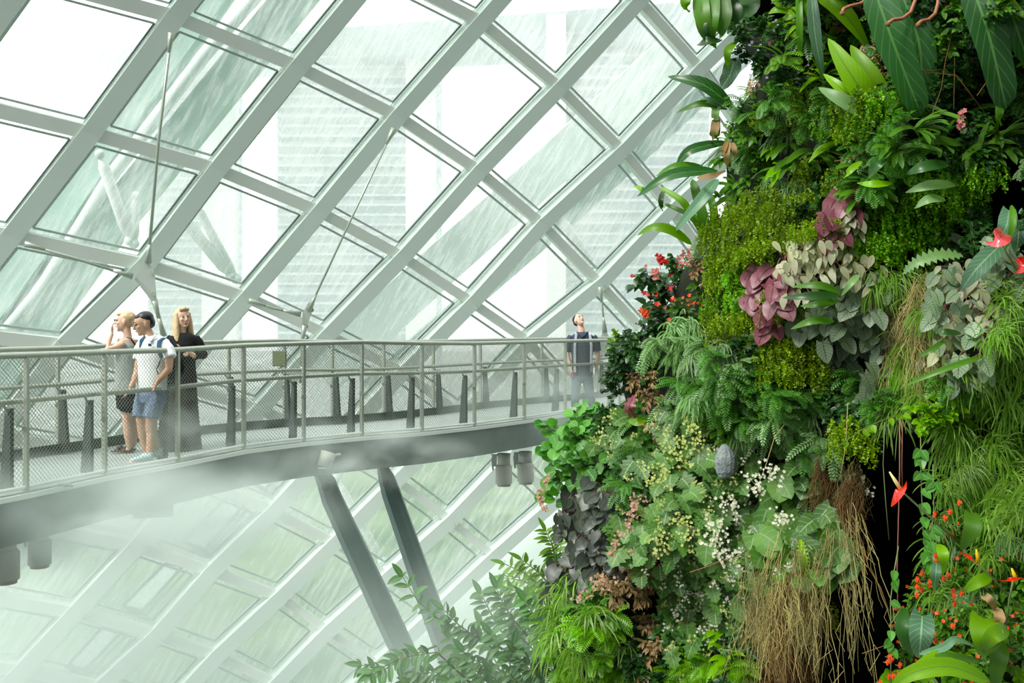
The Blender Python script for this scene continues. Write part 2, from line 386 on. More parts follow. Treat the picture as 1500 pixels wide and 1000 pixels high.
# added frosted sheet, stands in for bright fog and floor beyond the shell
FOG_MAT=FROST
q=[hit(*p,1.6) for p in((900,660),(940,1100),(430,1100),(560,985),(723,830))]
struct(MB().add(q+[v+Vector((0,.3,0)) for v in q],[(0,1,2,3,4),(9,8,7,6,5)]+[(k,k+5,(k+1)%5+5,(k+1)%5) for k in range(5)]).build('bright_fog_sheet',FOG_MAT))

hm,hnt,hout=newmat('outdoor_haze'); hv=hnt.nodes.new('ShaderNodeVolumeScatter'); hv.inputs['Color'].default_value=(.97,1,.985,1); hv.inputs['Density'].default_value=.003; hv.inputs['Anisotropy'].default_value=.3
hnt.links.new(hv.outputs[0],hout.inputs['Volume'])
o=MB().box((0,210,60),560,320,150).build('outdoor_haze',hm); tag(o,'pale rainy haze in front of the hotel towers outside the dome','haze',None,'stuff')
# ------------------------------------------------------------ walkway
NP=[(-260,7.7,0),(-90,8.5,0),(38,9.36,0),(153,10.4,0),(260,11.4,0),(357,12.35,.03),(445,13.05,.04),(530,13.6,.05),(618,14.45,.02),(695,15.45,0),(768,16.5,0),(828,17.7,0),(908,19.0,0),(985,20.4,0),(1060,21.9,0),(1125,23.4,0)]
npt=[Vector(((px-750)/F*D,D,z)) for px,D,z in NP]
def tang(k): return (npt[min(k+1,len(npt)-1)]-npt[max(k-1,0)]).normalized()
W=1.85
nrm=[]
for k in range(len(npt)):
    t=tang(k); n=Vector((-t.y,t.x,0)).normalized()
    if n.y<0: n=-n
    nrm.append(n)
# smooth the outward direction so the far edge runs parallel
fpt=[npt[k]+nrm[k]*W for k in range(len(npt))]
ORG=Vector((0,14,0))
RH=1.225
def railing(pts,inw,label,fin_side):
    e=empty('railing',pts[5]); b=e.location; up=Vector((0,0,1))
    for k,p in enumerate(pts):
        t=tang(k)
        m=MB().beam(p-b+Vector((0,0,-.04)),p-b+up*RH,.032,.05,nrm[k])
        m.box(p-b+Vector((0,0,.55)),.05,.05,.04)
        m.build('post',RAIL,e)
        f=MB(); base=p+inw(k)*.16-t*.05; top=p+inw(k)*.15-t*.05
        f.add([v-b for v in(base+t*.022-inw(k)*.05,base+t*.022+inw(k)*.08,base-t*.022+inw(k)*.08,base-t*.022-inw(k)*.05,
             top+up*.74+t*.022-inw(k)*.04,top+up*.74+t*.022+inw(k)*.02,top+up*.74-t*.022+inw(k)*.02,top+up*.74-t*.022-inw(k)*.04)],
             [(3,2,1,0),(4,5,6,7),(0,1,5,4),(1,2,6,5),(2,3,7,6),(3,0,4,7)])
        f.build('dark_fin',FIN,e)
        br=MB().tube([top+up*.66-b,top+up*.80-inw(k)*.03-t*.1-b],.012,6)
        br.build('bracket',RAIL,e)
    def curve(h,o=0): return [p-b+up*h+inw(k)*o for k,p in enumerate(pts)]
    MB().tube(curve(RH),.030,10).build('top_rail',RAIL,e,True)
    MB().tube(curve(.80,.10),.026,10).build('mid_rail',RAIL,e,True)
    MB().tube(curve(.02),.018,8).build('bottom_rail',STEEL2,e,True)
    for k in range(len(pts)-1):
        a=pts[k]-b; c=pts[k+1]-b; ln=(c-a).length; H=RH-.05; m=MB()
        st=.047; nn=int((ln+H)/st); d=(c-a)/ln
        for q in range(nn):
            s=q*st
            for sg in(0,1):
                x0=s; z0=0; x1=s-H; z1=H
                if x0>ln: z0=x0-ln; x0=ln
                if x1<0: z1=H+x1; x1=0
                if z1-z0<.02: continue
                if sg: x0=ln-x0; x1=ln-x1
                o=nrm[k]*(.002 if sg else -.002)
                m.tube([a+d*x0+up*(z0+.03)+o,a+d*x1+up*(z1+.03)+o],.0026,3,cap=False)
        m.build('wire_mesh',WIRE,e)
    tag(e,label,'railing'); return e
railing(npt,lambda k:nrm[k],'steel railing with wire mesh along the near side of the walkway',1)
railing(fpt,lambda k:-nrm[k],'steel railing with wire mesh along the far side of the walkway, behind the visitors',-1)
w_=empty('walkway',npt[5]); b=w_.location
def strip(o0,z0,o1,z1,m,nm,mat):
    mb=MB(); vv=[]
    for k,p in enumerate(npt):
        a=p+nrm[k]*o0; c=p+nrm[k]*o1
        vv+=[a+Vector((0,0,z0))-b,c+Vector((0,0,z0))-b,c+Vector((0,0,z1))-b,a+Vector((0,0,z1))-b]
    ff=[]
    for k in range(len(npt)-1):
        for q in range(4): ff.append((k*4+q,k*4+(q+1)%4,(k+1)*4+(q+1)%4,(k+1)*4+q))
    ff+= [(0,3,2,1),tuple((len(npt)-1)*4+q for q in range(4))]
    return mb.add(vv,ff).build(nm,mat,w_)
strip(-.02,-.06,W+.02,-.02,0,'deck',DECK)
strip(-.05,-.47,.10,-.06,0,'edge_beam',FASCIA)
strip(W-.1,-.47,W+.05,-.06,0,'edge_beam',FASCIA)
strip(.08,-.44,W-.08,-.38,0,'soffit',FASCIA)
strip(-.07,-.075,-.03,-.03,0,'edge_trim',STEEL2)
strip(W-.12,-.02,W-.08,.10,0,'toe_board',FIN)
for k in range(len(npt)-1):
    if k%2==0:
        c=(npt[k]+npt[k+1])/2
tag(w_,'curving grey steel walkway deck with deep edge beams','walkway')
def strutleg(pts,w,label,D):
    q=[P(x,y,D+dz) for x,y,dz in pts]; e=empty('steel_column',q[-1]); b=e.location
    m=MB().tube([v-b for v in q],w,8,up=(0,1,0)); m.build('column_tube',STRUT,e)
    d=(q[1]-q[0]).normalized()
    MB().cyl(q[0]+d*.22+Vector((0,-.19,0))-b,.055,.08,14,axis=(0,1,0)).cyl(q[0]+d*.22+Vector((0,-.24,0))-b,.025,.08,10,axis=(0,1,0)).build('pin_bolt',DARKG,e,True)
    tag(e,label,'column','inclined walkway columns')
strutleg([(468,690,0),(478,706,0),(486,730,0),(568,905,0),(640,1060,0)],[.09,.13,.145,.17,.17],'grey green inclined steel column under the walkway, left one of the two',13.9)
strutleg([(560,684,0),(566,700,0),(573,722,0),(628,880,0),(675,1010,0)],[.08,.12,.14,.165,.17],'grey green inclined steel column under the walkway, right one of the two',14.6)
def can(px,py,D,s,label,group):
    e=empty('floodlight',P(px,py,D)); k=D/1500*s
    MB().cyl((0,0,-.0*k),13*k,-24*k,18).build('yoke_box',LAMP,e,True)
    MB().tube([(0,0,-22*k),(0,0,-27*k),(0,0,-60*k),(0,0,-61*k),(0,0,-61*k),(0,0,-66*k)],[13*k,17*k,17*k,17*k,14*k,14*k],18).build('lamp_drum',LAMP,e,True)
    m=MB(); m.box((-19*k,0,-14*k),10*k,8*k,24*k); m.tube([(-10*k,0,0),(-24*k,0,-10*k),(-22*k,0,-34*k)],2*k,6); m.build('bracket',LAMP,e)
    tag(e,label,'floodlight',group)
can(738,664,16.4,.72,'pale cylindrical floodlight under the walkway, left one of the pair by the plants','floodlights under the walkway')
can(770,661,16.8,.72,'pale cylindrical floodlight under the walkway, right one of the pair by the plants','floodlights under the walkway')
can(58,768,9.8,.95,'misty cylindrical floodlight under the walkway at the left, right one of the two','floodlights under the walkway')
can(8,778,9.4,1.15,'misty cylindrical floodlight under the walkway cut by the left picture edge','floodlights under the walkway')
e=empty('spotlight',P(478,668,13.1)); MB().tube([(0.03,0,.05),(-.02,-.05,-.13)],[.10,.09],16).build('lamp_drum',LAMP,e,True)
MB().tube([(0,0,0),(.12,.02,.01),(.14,.2,0)],.02,8).build('arm',LAMP,e,True)
MB().cyl((-.022,-.055,-.132),.075,-.01,16).build('lens',WHITE,e); tag(e,'small pale spotlight clipped on the walkway edge beam above the left leg','spotlight')
# mist machine box under the deck
e=empty('mist_unit',P(225,735,11.4)); m=MB(); m.box((0,0,0),.42,.3,.30,.3); m.build('box',FASCIA,e)
MB().cyl((-.42,0,-.13),.16,.16,14).cyl((-.42,0,-.02),.1,.12,12).box((-.7,0,.1),.3,.2,.12).build('pump',LAMP,e,True)
MB().tube([(-.45,-.1,.02),(-.7,-.15,-.02),(-.82,-.1,.1),(-.6,0,.2)],.015,6).build('hose',DARKG,e,True)
tag(e,'grey mist machine box hung under the walkway below the visitors','machine')
e=empty('sign_plate',P(409,525,fpt[5].y-.25)); MB().box((0,0,0),.16,.02,.18).build('panel',pmat('olive_panel',(.16,.2,.10),.6),e)
MB().box((0,.02,0),.18,.015,.20).build('panel_frame',RAIL,e); tag(e,'small olive plate fixed on the far railing','plate')
e=empty('mist_nozzle',P(93,711,9.75)); MB().tube([(-.05,0,.0),(.05,0,.01),(.09,0,-.005)],[.02,.02,.008],8).build('nozzle_body',RAIL,e,True); tag(e,'small steel mist nozzle on the near walkway edge','nozzle')
# ------------------------------------------------------------ mist
def mist(name,c,rx,ry,rz,dens,scale,lo,hi,label,col_=(.84,.93,.88)):
    m,nt,out=newmat(name); L=nt.links.new
    pv=nt.nodes.new('ShaderNodeVolumePrincipled'); pv.inputs['Color'].default_value=c4(col_); pv.inputs['Anisotropy'].default_value=.2
    tc=nt.nodes.new('ShaderNodeTexCoord')
    # falls off towards the edge of its ellipsoid
    ln=nt.nodes.new('ShaderNodeVectorMath'); ln.operation='LENGTH'; L(tc.outputs['Object'],ln.inputs[0])
    mr=nt.nodes.new('ShaderNodeMapRange'); mr.inputs[1].default_value=1; mr.inputs[2].default_value=.35; mr.interpolation_type='SMOOTHSTEP'; L(ln.outputs['Value'],mr.inputs[0])
    g=nt.nodes.new('ShaderNodeNewGeometry'); mp=nt.nodes.new('ShaderNodeMapping'); mp.inputs['Scale'].default_value=(1,1,1.5); L(g.outputs['Position'],mp.inputs[0])
    no=nt.nodes.new('ShaderNodeTexNoise'); no.inputs['Scale'].default_value=scale; no.inputs['Detail'].default_value=3; no.inputs['Distortion'].default_value=.6; L(mp.outputs[0],no.inputs['Vector'])
    r2=nt.nodes.new('ShaderNodeMapRange'); r2.inputs[1].default_value=lo; r2.inputs[2].default_value=hi; L(no.outputs['Fac'],r2.inputs[0])
    mu=nt.nodes.new('ShaderNodeMath'); mu.operation='MULTIPLY'; L(mr.outputs[0],mu.inputs[0]); L(r2.outputs[0],mu.inputs[1])
    m2=nt.nodes.new('ShaderNodeMath'); m2.operation='MULTIPLY'; m2.inputs[1].default_value=dens; L(mu.outputs[0],m2.inputs[0]); L(m2.outputs[0],pv.inputs['Density'])
    L(pv.outputs[0],out.inputs['Volume'])
    mb=MB(); mb.ball((0,0,0),1.0,n=20,k=12); o=mb.build(name,m,loc=c); o.scale=(rx,ry,rz)
    tag(o,label,'mist',None,'stuff'); return o
mist('mist',P(60,1020,12.5),7.0,3.5,3.2,.42,.35,.30,.65,'thick white mist filling the space below the walkway at lower left')
mist('mist',P(110,752,9.5),2.9,.9,.62,3.4,1.2,.36,.68,'white mist rolling along the walkway edge beam below the visitors')
mist('mist',P(450,665,12.3),2.6,.8,.55,1.2,1.5,.44,.68,'thin mist wisps on the walkway edge around the spotlight')
mist('mist',P(800,592,16.8),2.2,.7,.75,1.0,1.2,.38,.66,'mist wisps at the feet of the man looking up')
mist('mist',P(275,640,11.0),.75,.35,.55,1.0,2.2,.40,.66,'small mist puff in front of the long skirt')
mist('mist',P(700,930,7.6),1.5,.9,.75,.55,.9,.30,.66,'thin mist drifting in front of the leafy shrub')
mist('mist',P(450,900,20),12,3.5,5.0,.09,.25,.30,.65,'pale haze in front of the lower dome panes')
# ------------------------------------------------------------ people
SKIN=pmat('skin_light',(.62,.40,.29),.55,var=.06,scale=12); SKIN2=pmat('skin_tan',(.50,.30,.19),.55,var=.06,scale=12)
BLOND=pmat('blond_hair',(.55,.42,.22),.5,var=.35,scale=30,bump=.4,bscale=90); BLACKH=pmat('black_hair',(.012,.012,.013),.4,var=.3,scale=30)
def cloth(n,c,var=.1,scale=12): return pmat(n,c,.85,var=var,scale=scale,bump=.25,bscale=25,spec=.2)
EYE=pmat('eye_dark',(.02,.015,.01),.3); LIP=pmat('lip',(.45,.18,.15),.5)
def rem(o,vox=.008,sm=6):
    m=o.modifiers.new('remesh','REMESH'); m.mode='VOXEL'; m.voxel_size=vox; m.use_smooth_shade=True
    s=o.modifiers.new('smooth','SMOOTH'); s.factor=.5; s.iterations=sm; return o
def axes(f,up=(0,0,1)):
    f=Vector(f).normalized(); up=Vector(up); s=f.cross(up).normalized(); u=s.cross(f).normalized()
    return Matrix((s,f,u)).transposed()     # x right, y forward, z up
def head(mb,c,f,s=1.0,up=(0,0,1)):
    """skull, jaw, nose, chin, ears added to a body mesh; returns the head axes"""
    M=axes(f,up); c=Vector(c); A=lambda x,y,z:c+M@Vector((x*s,y*s,z*s))
    mb.ball(A(0,-.012,.022),(.073*s,.090*s,.088*s),0,16,10,M); mb.ball(A(0,.022,-.030),(.058*s,.062*s,.078*s),0,14,9,M)
    mb.ball(A(0,.060,-.088),(.026*s,.022*s,.020*s),0,8,6,M); mb.tube([A(0,.082,.02),A(0,.102,-.022),A(0,.084,-.032)],[.009*s,.014*s,.011*s],8)
    for q in(-1,1):
        mb.ball(A(q*.074,-.004,-.006),(.010*s,.018*s,.032*s),0,8,6,M); mb.ball(A(q*.034,.062,-.018),(.022*s,.02*s,.02*s),0,8,6,M)
    return M,A
def face(par,A,s,eyes=True):
    for q in(-1,1):
        MB().ball(A(q*.030,.077,.012),.009*s,n=8,k=6).build('eye',EYE,par,True)
        MB().tube([A(q*.014,.084,.032),A(q*.032,.082,.036),A(q*.05,.07,.030)],[.003*s,.0045*s,.002*s],6).build('eyebrow',BLACKH if eyes else BLOND,par)
    MB().tube([A(-.024,.076,-.056),A(0,.088,-.054),A(.024,.076,-.056)],[.003*s,.0075*s,.003*s],6).build('lips',LIP,par,True)
def hand(mb,w,d,curl,s=1.0,side=(1,0,0),thumb=1,pn=None):
    """w wrist, d pointing direction, side across the palm; curl bends fingers towards pn"""
    d=Vector(d).normalized(); side=Vector(side); side=(side-d*side.dot(d)).normalized(); pn=d.cross(side) if pn is None else Vector(pn)
    w=Vector(w); k=.001*s
    mb.tube([w-d*20*k,w+d*15*k,w+d*50*k,w+d*88*k],[(20*k,15*k),(26*k,15*k),(37*k,14*k),(36*k,11*k)],8,up=pn.cross(d).cross(d) if False else None)
    mb.tube([w+side*-26*k+d*80*k,w+side*26*k+d*84*k],[12*k,12*k],8)
    mb.tube([w+side*-18*k+d*30*k,w+side*20*k+d*30*k],[15*k,15*k],8)
    for i,(o,l) in enumerate([(-28,62),(-10,74),(9,70),(27,54)]):
        p=w+side*o*k+d*82*k; pts=[p-d*15*k,p]; dd=d.copy()
        for j,fr in enumerate((.45,.32,.23)):
            a=curl*(.5+.5*j)+.05*i; dd=(dd+pn*a*.6).normalized(); p=p+dd*l*k*fr; pts.append(p)
        mb.tube(pts,[9*k,9*k,8.5*k,7.8*k,6.5*k],7)
    p=w+side*-28*k*thumb+d*25*k; q=p+(side*-thumb*.75+d*.8+pn*.3).normalized()*38*k; r=q+(side*-thumb*.2+d+pn*.5).normalized()*30*k
    mb.tube([w+d*10*k,p,q,r],[13*k,12*k,10*k,7.5*k],7)
def limb(mb,pts,r,n=10): mb.tube(pts,r,n); [mb.ball(p,(rr if not isinstance(rr,tuple) else min(rr)),n=10,k=6) for p,rr in zip(pts[1:-1],r[1:-1])]
def shoe(par,heel,d,mat,sole,nm='shoe',s=1.0):
    heel=Vector(heel); d=Vector((d[0],d[1],0)).normalized(); M=axes(d); A=lambda x,y,z:heel+M@Vector((x*s,y*s,z*s))
    m=MB(); m.tube([A(0,-.03,.04),A(0,.03,.045),A(0,.10,.04),A(0,.17,.032),A(0,.215,.025)],[(.032*s,.035*s),(.037*s,.04*s),(.04*s,.033*s),(.043*s,.026*s),(.026*s,.016*s)],10,up=(0,0,1))
    m.tube([A(0,.0,.05),A(0,-.005,.10)],[.036*s,.038*s],10); rem(m.build(nm,mat,par),.007,3)
    q=MB(); q.tube([A(0,-.05,.008),A(0,.05,.008),A(0,.15,.008),A(0,.235,.008)],[(.035*s,.010*s),(.038*s,.010*s),(.046*s,.010*s),(.02*s,.009*s)],10,up=(0,0,1)); q.build('sole',sole,par,True)
def hairband(): pass

# ---- man in white polo
def man_white():
    D=11.35; e=empty('person',P(222,676,D)); e.location.z=0; b=e.location; Q=lambda x,y,d=0:P(x,y,D+d)-b
    B=MB(); f=Vector((-.80,-.50,-.28)); hc=Q(210,474,-.02); M,A=head(B,hc,f,1.14,(0.05,0,1))
    B.tube([Q(221,505),Q(219,492),Q(214,482)],[.062,.056,.058],12)
    B.tube([Q(224,498),Q(224,515),Q(223,540),Q(222,562),Q(222,580)],[(.15,.10),(.165,.115),(.145,.105),(.15,.11),(.13,.10)],14,up=(0,1,0))
    limb(B,[Q(241,505,-.05),Q(248,524,-.10),Q(247,541,-.14),Q(236,553,-.20),Q(230,560,-.18)],[.058,.050,.043,.036,.03])
    limb(B,[Q(207,505,.05),Q(204,528,.02),Q(201,543,-.02),Q(196,558,-.10),Q(191,568,-.16)],[.055,.046,.040,.032,.026])
    hand(B,Q(191,568,-.16),(-.35,-.35,-.8),.55,.95,(0.3,-.9,0)); hand(B,Q(231,559,-.19),(-.4,-.1,-.8),.35,.9,(.6,-.7,0))
    limb(B,[Q(212,580,.03),Q(207,612,.0),Q(210,640,.04),Q(216,664,.06)],[.085,.062,.054,.037]); limb(B,[Q(230,580,-.03),Q(222,612,-.05),Q(222,634,-.02),Q(219,668,-.08)],[.09,.066,.060,.038])
    limb(B,[Q(219,668,-.08),Q(214,673,-.10)],[.036,.03])
    rem(B.build('body',SKIN2,e)); face(e,A,1.14)
    H=MB(); H.ball(A(0,-.028,.048),(.083,.098,.080),0,18,10,M); H.ball(A(0,-.06,.0),(.075,.062,.075),0,14,8,M); H.ball(A(0,.030,.080),(.055,.045,.022),0,12,7,M); rem(H.build('hair',BLACKH,e),.009,3)
    g=MB()
    for q in(-1,1):
        c=[A(q*.032+.022*math.cos(t),.092,.010+.017*math.sin(t)) for t in np.linspace(0,2*math.pi,13)]; g.tube(c,.0018,4,cap=False)
        g.tube([A(q*.054,.09,.014),A(q*.076,.0,.014)],.0018,4)
    g.build('glasses',DARKG,e)
    T=MB(); WP=cloth('white_polo_cloth',(.78,.82,.82),.03)
    T.tube([Q(223,492),Q(225,500),Q(225,515),Q(224,540),Q(222,562),Q(222,572)],[(.075,.065),(.175,.115),(.185,.130),(.165,.120),(.168,.128),(.175,.13)],18,up=(0,1,0))
    limb(T,[Q(238,503,-.03),Q(246,512,-.07),Q(250,524,-.10)],[.074,.074,.070],12); limb(T,[Q(210,503,.04),Q(204,514,.03),Q(203,526,.02)],[.068,.068,.064],12)
    rem(T.build('polo_shirt',WP,e),.012,5)
    C=MB(); C.tube([Q(228,491,-.09),Q(221,500,-.125),Q(214,491,-.09)],[.012,.016,.012],6); C.tube([Q(229,490,-.02),Q(221,487,.03),Q(213,490,-.03)],[.02,.02,.02],6); C.build('collar',WP,e,True)
    S=MB(); SH=cloth('blue_grey_shorts_cloth',(.17,.23,.33),.25,30)
    S.tube([Q(222,566),Q(222,578),Q(221,590)],[(.165,.125),(.175,.135),(.17,.125)],16,up=(0,1,0)); S.tube([Q(212,580,.03),Q(208,596,.02),Q(206,611,.0)],[.10,.098,.094],12); S.tube([Q(231,580,-.03),Q(226,596,-.04),Q(222,612,-.05)],[.105,.10,.095],12)
    rem(S.build('shorts',SH,e),.012,3)
    BP=cloth('blue_backpack_cloth',(.03,.09,.17),.1); BK=cloth('black_backpack_cloth',(.012,.014,.016),.1)
    k=MB(); k.tube([Q(242,497,.12),Q(250,515,.14),Q(253,540,.14),Q(250,556,.12)],[(.05,.05),(.10,.13),(.11,.14),(.09,.11)],12); p=rem(k.build('backpack',BK,e),.014,4)
    MB().tube([Q(246,500,.02),Q(239,495,-.06),Q(233,499,-.12),Q(232,510,-.14),Q(236,524,-.12)],[(.024,.008)]*5,6).build('shoulder_strap',BP,e)
    MB().tube([Q(212,493,-.03),Q(207,498,-.09),Q(206,508,-.09),Q(207,520,-.06)],[(.022,.008)]*4,6).build('shoulder_strap',BP,e)
    MB().tube([Q(236,524,-.13),Q(233,533,-.135),Q(229,541,-.135),Q(232,548,-.13)],.006,5).build('strap_end',BK,e)
    m=MB(); m.box(Q(219.5,505,-.145),.035,.006,.032,.3); m.build('chest_emblem',BP,e)
    SHO=cloth('pale_blue_shoe_cloth',(.45,.66,.68),.15); SO=pmat('coral_sole',(.6,.45,.38),.6)
    z0=lambda v:Vector((v.x,v.y,.0))
    shoe(e,z0(Q(219,668,-.08))+Vector((.01,0,.0)),(-.8,-.6,0),SHO,SO); shoe(e,z0(Q(234,668,.05))+Vector((0,0,.035)),(-.55,-.5,0),SHO,SO)
    L_=MB(); limb(L_,[Q(222,630,.03),Q(229,650,.05),Q(235,664,.05)],[.055,.045,.036]); rem(L_.build('bare_calf',SKIN2,e))
    tag(e,'man in white polo shirt, grey blue shorts and backpack, looking down to the left','person')
man_white()
# ---- blond woman in sleeveless grey top
def woman_grey():
    D=12.1; e=empty('person',P(186,664,D)); e.location.z=0; b=e.location; Q=lambda x,y,d=0:P(x,y,D+d)-b
    B=MB(); f=Vector((-.97,-.22,.02)); hc=Q(183,471); M,A=head(B,hc,f,1.12)
    B.tube([Q(188,505),Q(187,490),Q(185,480)],[.055,.046,.05],12)
    B.tube([Q(187,496),Q(186,515),Q(187,540),Q(188,565),Q(188,585)],[(.12,.10),(.14,.12),(.12,.10),(.13,.12),(.13,.12)],14,up=(0,1,0))
    limb(B,[Q(181,503,-.12),Q(172,507,-.16),Q(158,511,-.20),Q(160,498,-.16),Q(164,488,-.12)],[.052,.045,.036,.031,.024]); hand(B,Q(164,488,-.12),(-.05,.15,.9),.7,.9,(.3,-.9,0),1,(.9,.1,.1))
    limb(B,[Q(194,503,.10),Q(203,522,.14),Q(204,545,.16),Q(199,565,.14)],[.045,.04,.034,.026]); hand(B,Q(199,565,.14),(-.2,0,-.9),.4,.85,(0,1,0))
    limb(B,[Q(190,585,.0),Q(186,612,.0),Q(188,636,.0),Q(190,657,.02)],[.085,.06,.055,.034]); limb(B,[Q(184,585,.1),Q(195,612,.12),Q(196,640,.14),Q(194,655,.16)],[.08,.058,.05,.033])
    limb(B,[Q(190,657,.02),Q(184,661,.0),Q(176,663,-.03)],[.034,.03,.022]); limb(B,[Q(194,655,.16),Q(190,657,.15),Q(184,659,.13)],[.032,.03,.022])
    rem(B.build('body',SKIN,e)); face(e,A,1.03,False)
    H=MB(); H.ball(A(0,-.028,.040),(.084,.098,.084),0,18,10,M); H.ball(A(0,-.09,-.01),(.06,.05,.06),0,12,8,M); H.ball(A(0,.055,.078),(.055,.04,.024),0,10,6,M); rem(H.build('hair',BLOND,e),.009,3)
    MB().tube([A(0,-.10,-.02),A(0,-.135,-.035)],[.018,.018],8).build('hair_tie',DARKG,e)
    g=MB(); g.box(A(.03,.088,.012),.045,.045,.026); g.tube([A(.055,.088,.014),A(.078,.0,.012)],.004,5); g.build('dark_glasses',DARKG,e)
    GR=cloth('grey_top_cloth',(.30,.34,.31),.12); T=MB()
    T.tube([Q(189,495),Q(188,504),Q(187,520),Q(188,545),Q(188,566),Q(189,577)],[(.07,.075),(.115,.12),(.150,.155),(.15,.15),(.165,.16),(.17,.165)],18,up=(0,1,0)); rem(T.build('sleeveless_top',GR,e),.012,5)
    S=MB(); S.tube([Q(188,570),Q(189,585),Q(189,598)],[(.15,.14),(.15,.14),(.14,.14)],16,up=(0,1,0)); S.tube([Q(189,590,0),Q(187,603,0)],[.098,.092],12); S.tube([Q(191,590,.1),Q(192,603,.12)],[.09,.085],12)
    rem(S.build('shorts',cloth('black_shorts_cloth',(.012,.013,.014)),e),.012,3)
    BK=cloth('dark_bag_cloth',(.02,.022,.02)); k=MB(); k.tube([Q(199,512,.16),Q(205,530,.2),Q(205,548,.2)],[(.05,.05),(.08,.09),(.07,.08)],10); rem(k.build('bag',BK,e),.014,3)
    MB().tube([Q(186,494,-.10),Q(192,496,-.14),Q(200,508,-.10),Q(202,520,.0)],[(.012,.005)]*4,6).build('bag_strap',BK,e)
    SB=pmat('sandal_leather',(.05,.04,.03),.6)
    for (x,y,d) in((186,662,.0),(190,658,.16)):
        v=Q(x,y,d); v.z=.0; m=MB(); m.tube([v+Vector((.07,0,.012)),v+Vector((-.04,-.01,.012)),v+Vector((-.17,-.04,.012))],[(.035,.012),(.04,.012),(.03,.01)],8,up=(0,0,1)); m.build('sandal_sole',SB,e,True)
        for s_ in(0,-.08): MB().tube([v+Vector((s_-.02,-.05,.015)),v+Vector((s_-.03,0,.065)),v+Vector((s_-.02,.05,.015))],[(.014,.006)]*3,6).build('sandal_strap',SB,e)
    tag(e,'blond woman in sleeveless grey top and black shorts, hand raised to her face','person')
woman_grey()
# ---- woman in black with long blond hair
def woman_black():
    D=12.35; e=empty('person',P(265,665,D)); e.location.z=0; b=e.location; Q=lambda x,y,d=0:P(x,y,D+d)-b
    B=MB(); f=Vector((.62,-.75,-.04)); hc=Q(268,465); M,A=head(B,hc,f,1.12,(-.08,0,1))
    B.tube([Q(268,500),Q(267,485),Q(267,474)],[.055,.045,.05],12)
    B.tube([Q(268,492),Q(269,510),Q(268,535),Q(268,560)],[(.15,.09),(.15,.11),(.12,.09),(.15,.11)],14,up=(0,1,0))
    limb(B,[Q(289,498,.02),Q(296,519,.02),Q(284,521,-.12),Q(270,512,-.18)],[.045,.04,.034,.025]); hand(B,Q(270,512,-.18),(-.9,-.1,.35),.35,.95,(0,-.3,1))
    limb(B,[Q(249,498,.05),Q(243,520,.05),Q(250,528,-.08),Q(262,520,-.15)],[.045,.04,.034,.025]); hand(B,Q(262,520,-.15),(.8,-.1,.1),.6,.9,(0,.3,1))
    limb(B,[Q(262,560),Q(262,610),Q(261,655)],[.09,.06,.035]); limb(B,[Q(273,560),Q(274,610),Q(275,655)],[.09,.06,.035])
    rem(B.build('body',SKIN,e)); face(e,A,1.02,False)
    H=MB(); H.ball(A(0,-.030,.040),(.086,.094,.084),0,18,10,M)
    for q,pts in enumerate(([(-.06,.0,.05),(-.074,.0,-.06),(-.082,.0,-.20),(-.08,.02,-.36),(-.07,.05,-.46)],[(.06,.0,.05),(.074,.01,-.06),(.085,.03,-.20),(.075,.07,-.34),(.035,.10,-.44)],[(0,-.09,.03),(0,-.10,-.10),(0,-.10,-.25)],[(.05,-.05,.04),(.07,-.03,-.10),(.085,.01,-.28),(.06,.07,-.42)],[(-.05,-.05,.04),(-.07,-.04,-.10),(-.08,-.02,-.28),(-.08,.02,-.38)])):
        rr=[.030,.034,.038,.034,.014] if len(pts)==5 else ([.05,.07,.05] if len(pts)==3 else [.045,.045,.045,.02])
        H.tube([A(*p) for p in pts],rr,9)
    H.tube([A(-.05,.045,.085),A(0,.06,.10),A(.055,.04,.085)],[.02,.024,.02],8); rem(H.build('long_hair',BLOND,e),.009,2)
    BL=cloth('black_top_cloth',(.010,.011,.012),.1); T=MB()
    T.tube([Q(268,487),Q(268,493),Q(269,505),Q(268,530),Q(267,548),Q(266,562)],[(.08,.07),(.165,.10),(.175,.13),(.15,.115),(.17,.13),(.19,.15)],18,up=(0,1,0))
    limb(T,[Q(285,495,.01),Q(291,502,.02),Q(297,519,.02),Q(284,521,-.11)],[.062,.062,.062,.056],12); limb(T,[Q(252,495,.03),Q(246,502,.05),Q(242,520,.05),Q(251,527,-.07)],[.06,.06,.058,.05],12)
    rem(T.build('long_sleeved_top',BL,e),.012,4)
    S=MB(); vs=[];fs=[]; ys=[548,575,610,640,662]; n=40
    for r_,y in enumerate(ys):
        cx=267-r_*.9
        for k in range(n):
            a=2*math.pi*k/n; wv=1+.07*r_*math.sin(6*a+r_*.3)*.5
            rx=(.155+.022*r_)*wv; ry=(.13+.03*r_)*wv; vs.append(Q(cx,y)+Vector((rx*math.cos(a),ry*math.sin(a),0)))
    for r_ in range(4):
        for k in range(n): fs.append((r_*n+k,r_*n+(k+1)%n,(r_+1)*n+(k+1)%n,(r_+1)*n+k))
    S.add(vs,fs); o=S.build('long_skirt',cloth('dark_olive_skirt_cloth',(.035,.038,.028),.3,10),e,True); sm=o.modifiers.new('s','SUBSURF'); sm.levels=1; sm.render_levels=1
    T2=MB(); T2.tube([Q(247,505,.2),Q(240,540,.2),Q(238,560,.15)],[(.06,.06),(.10,.12),(.10,.10)],10); rem(T2.build('bag',cloth('black_bag_cloth',(.014,.015,.016)),e),.014,3)
    for x in(258,276):
        v=Q(x,664,-.05); v.z=.0; shoe(e,v+Vector((0,.05,0)),(.2,-1,0),DARKG,DARKG,'shoe',.85)
    tag(e,'woman with long blond hair in black long sleeved top and long dark skirt, looking right','person')
woman_black()
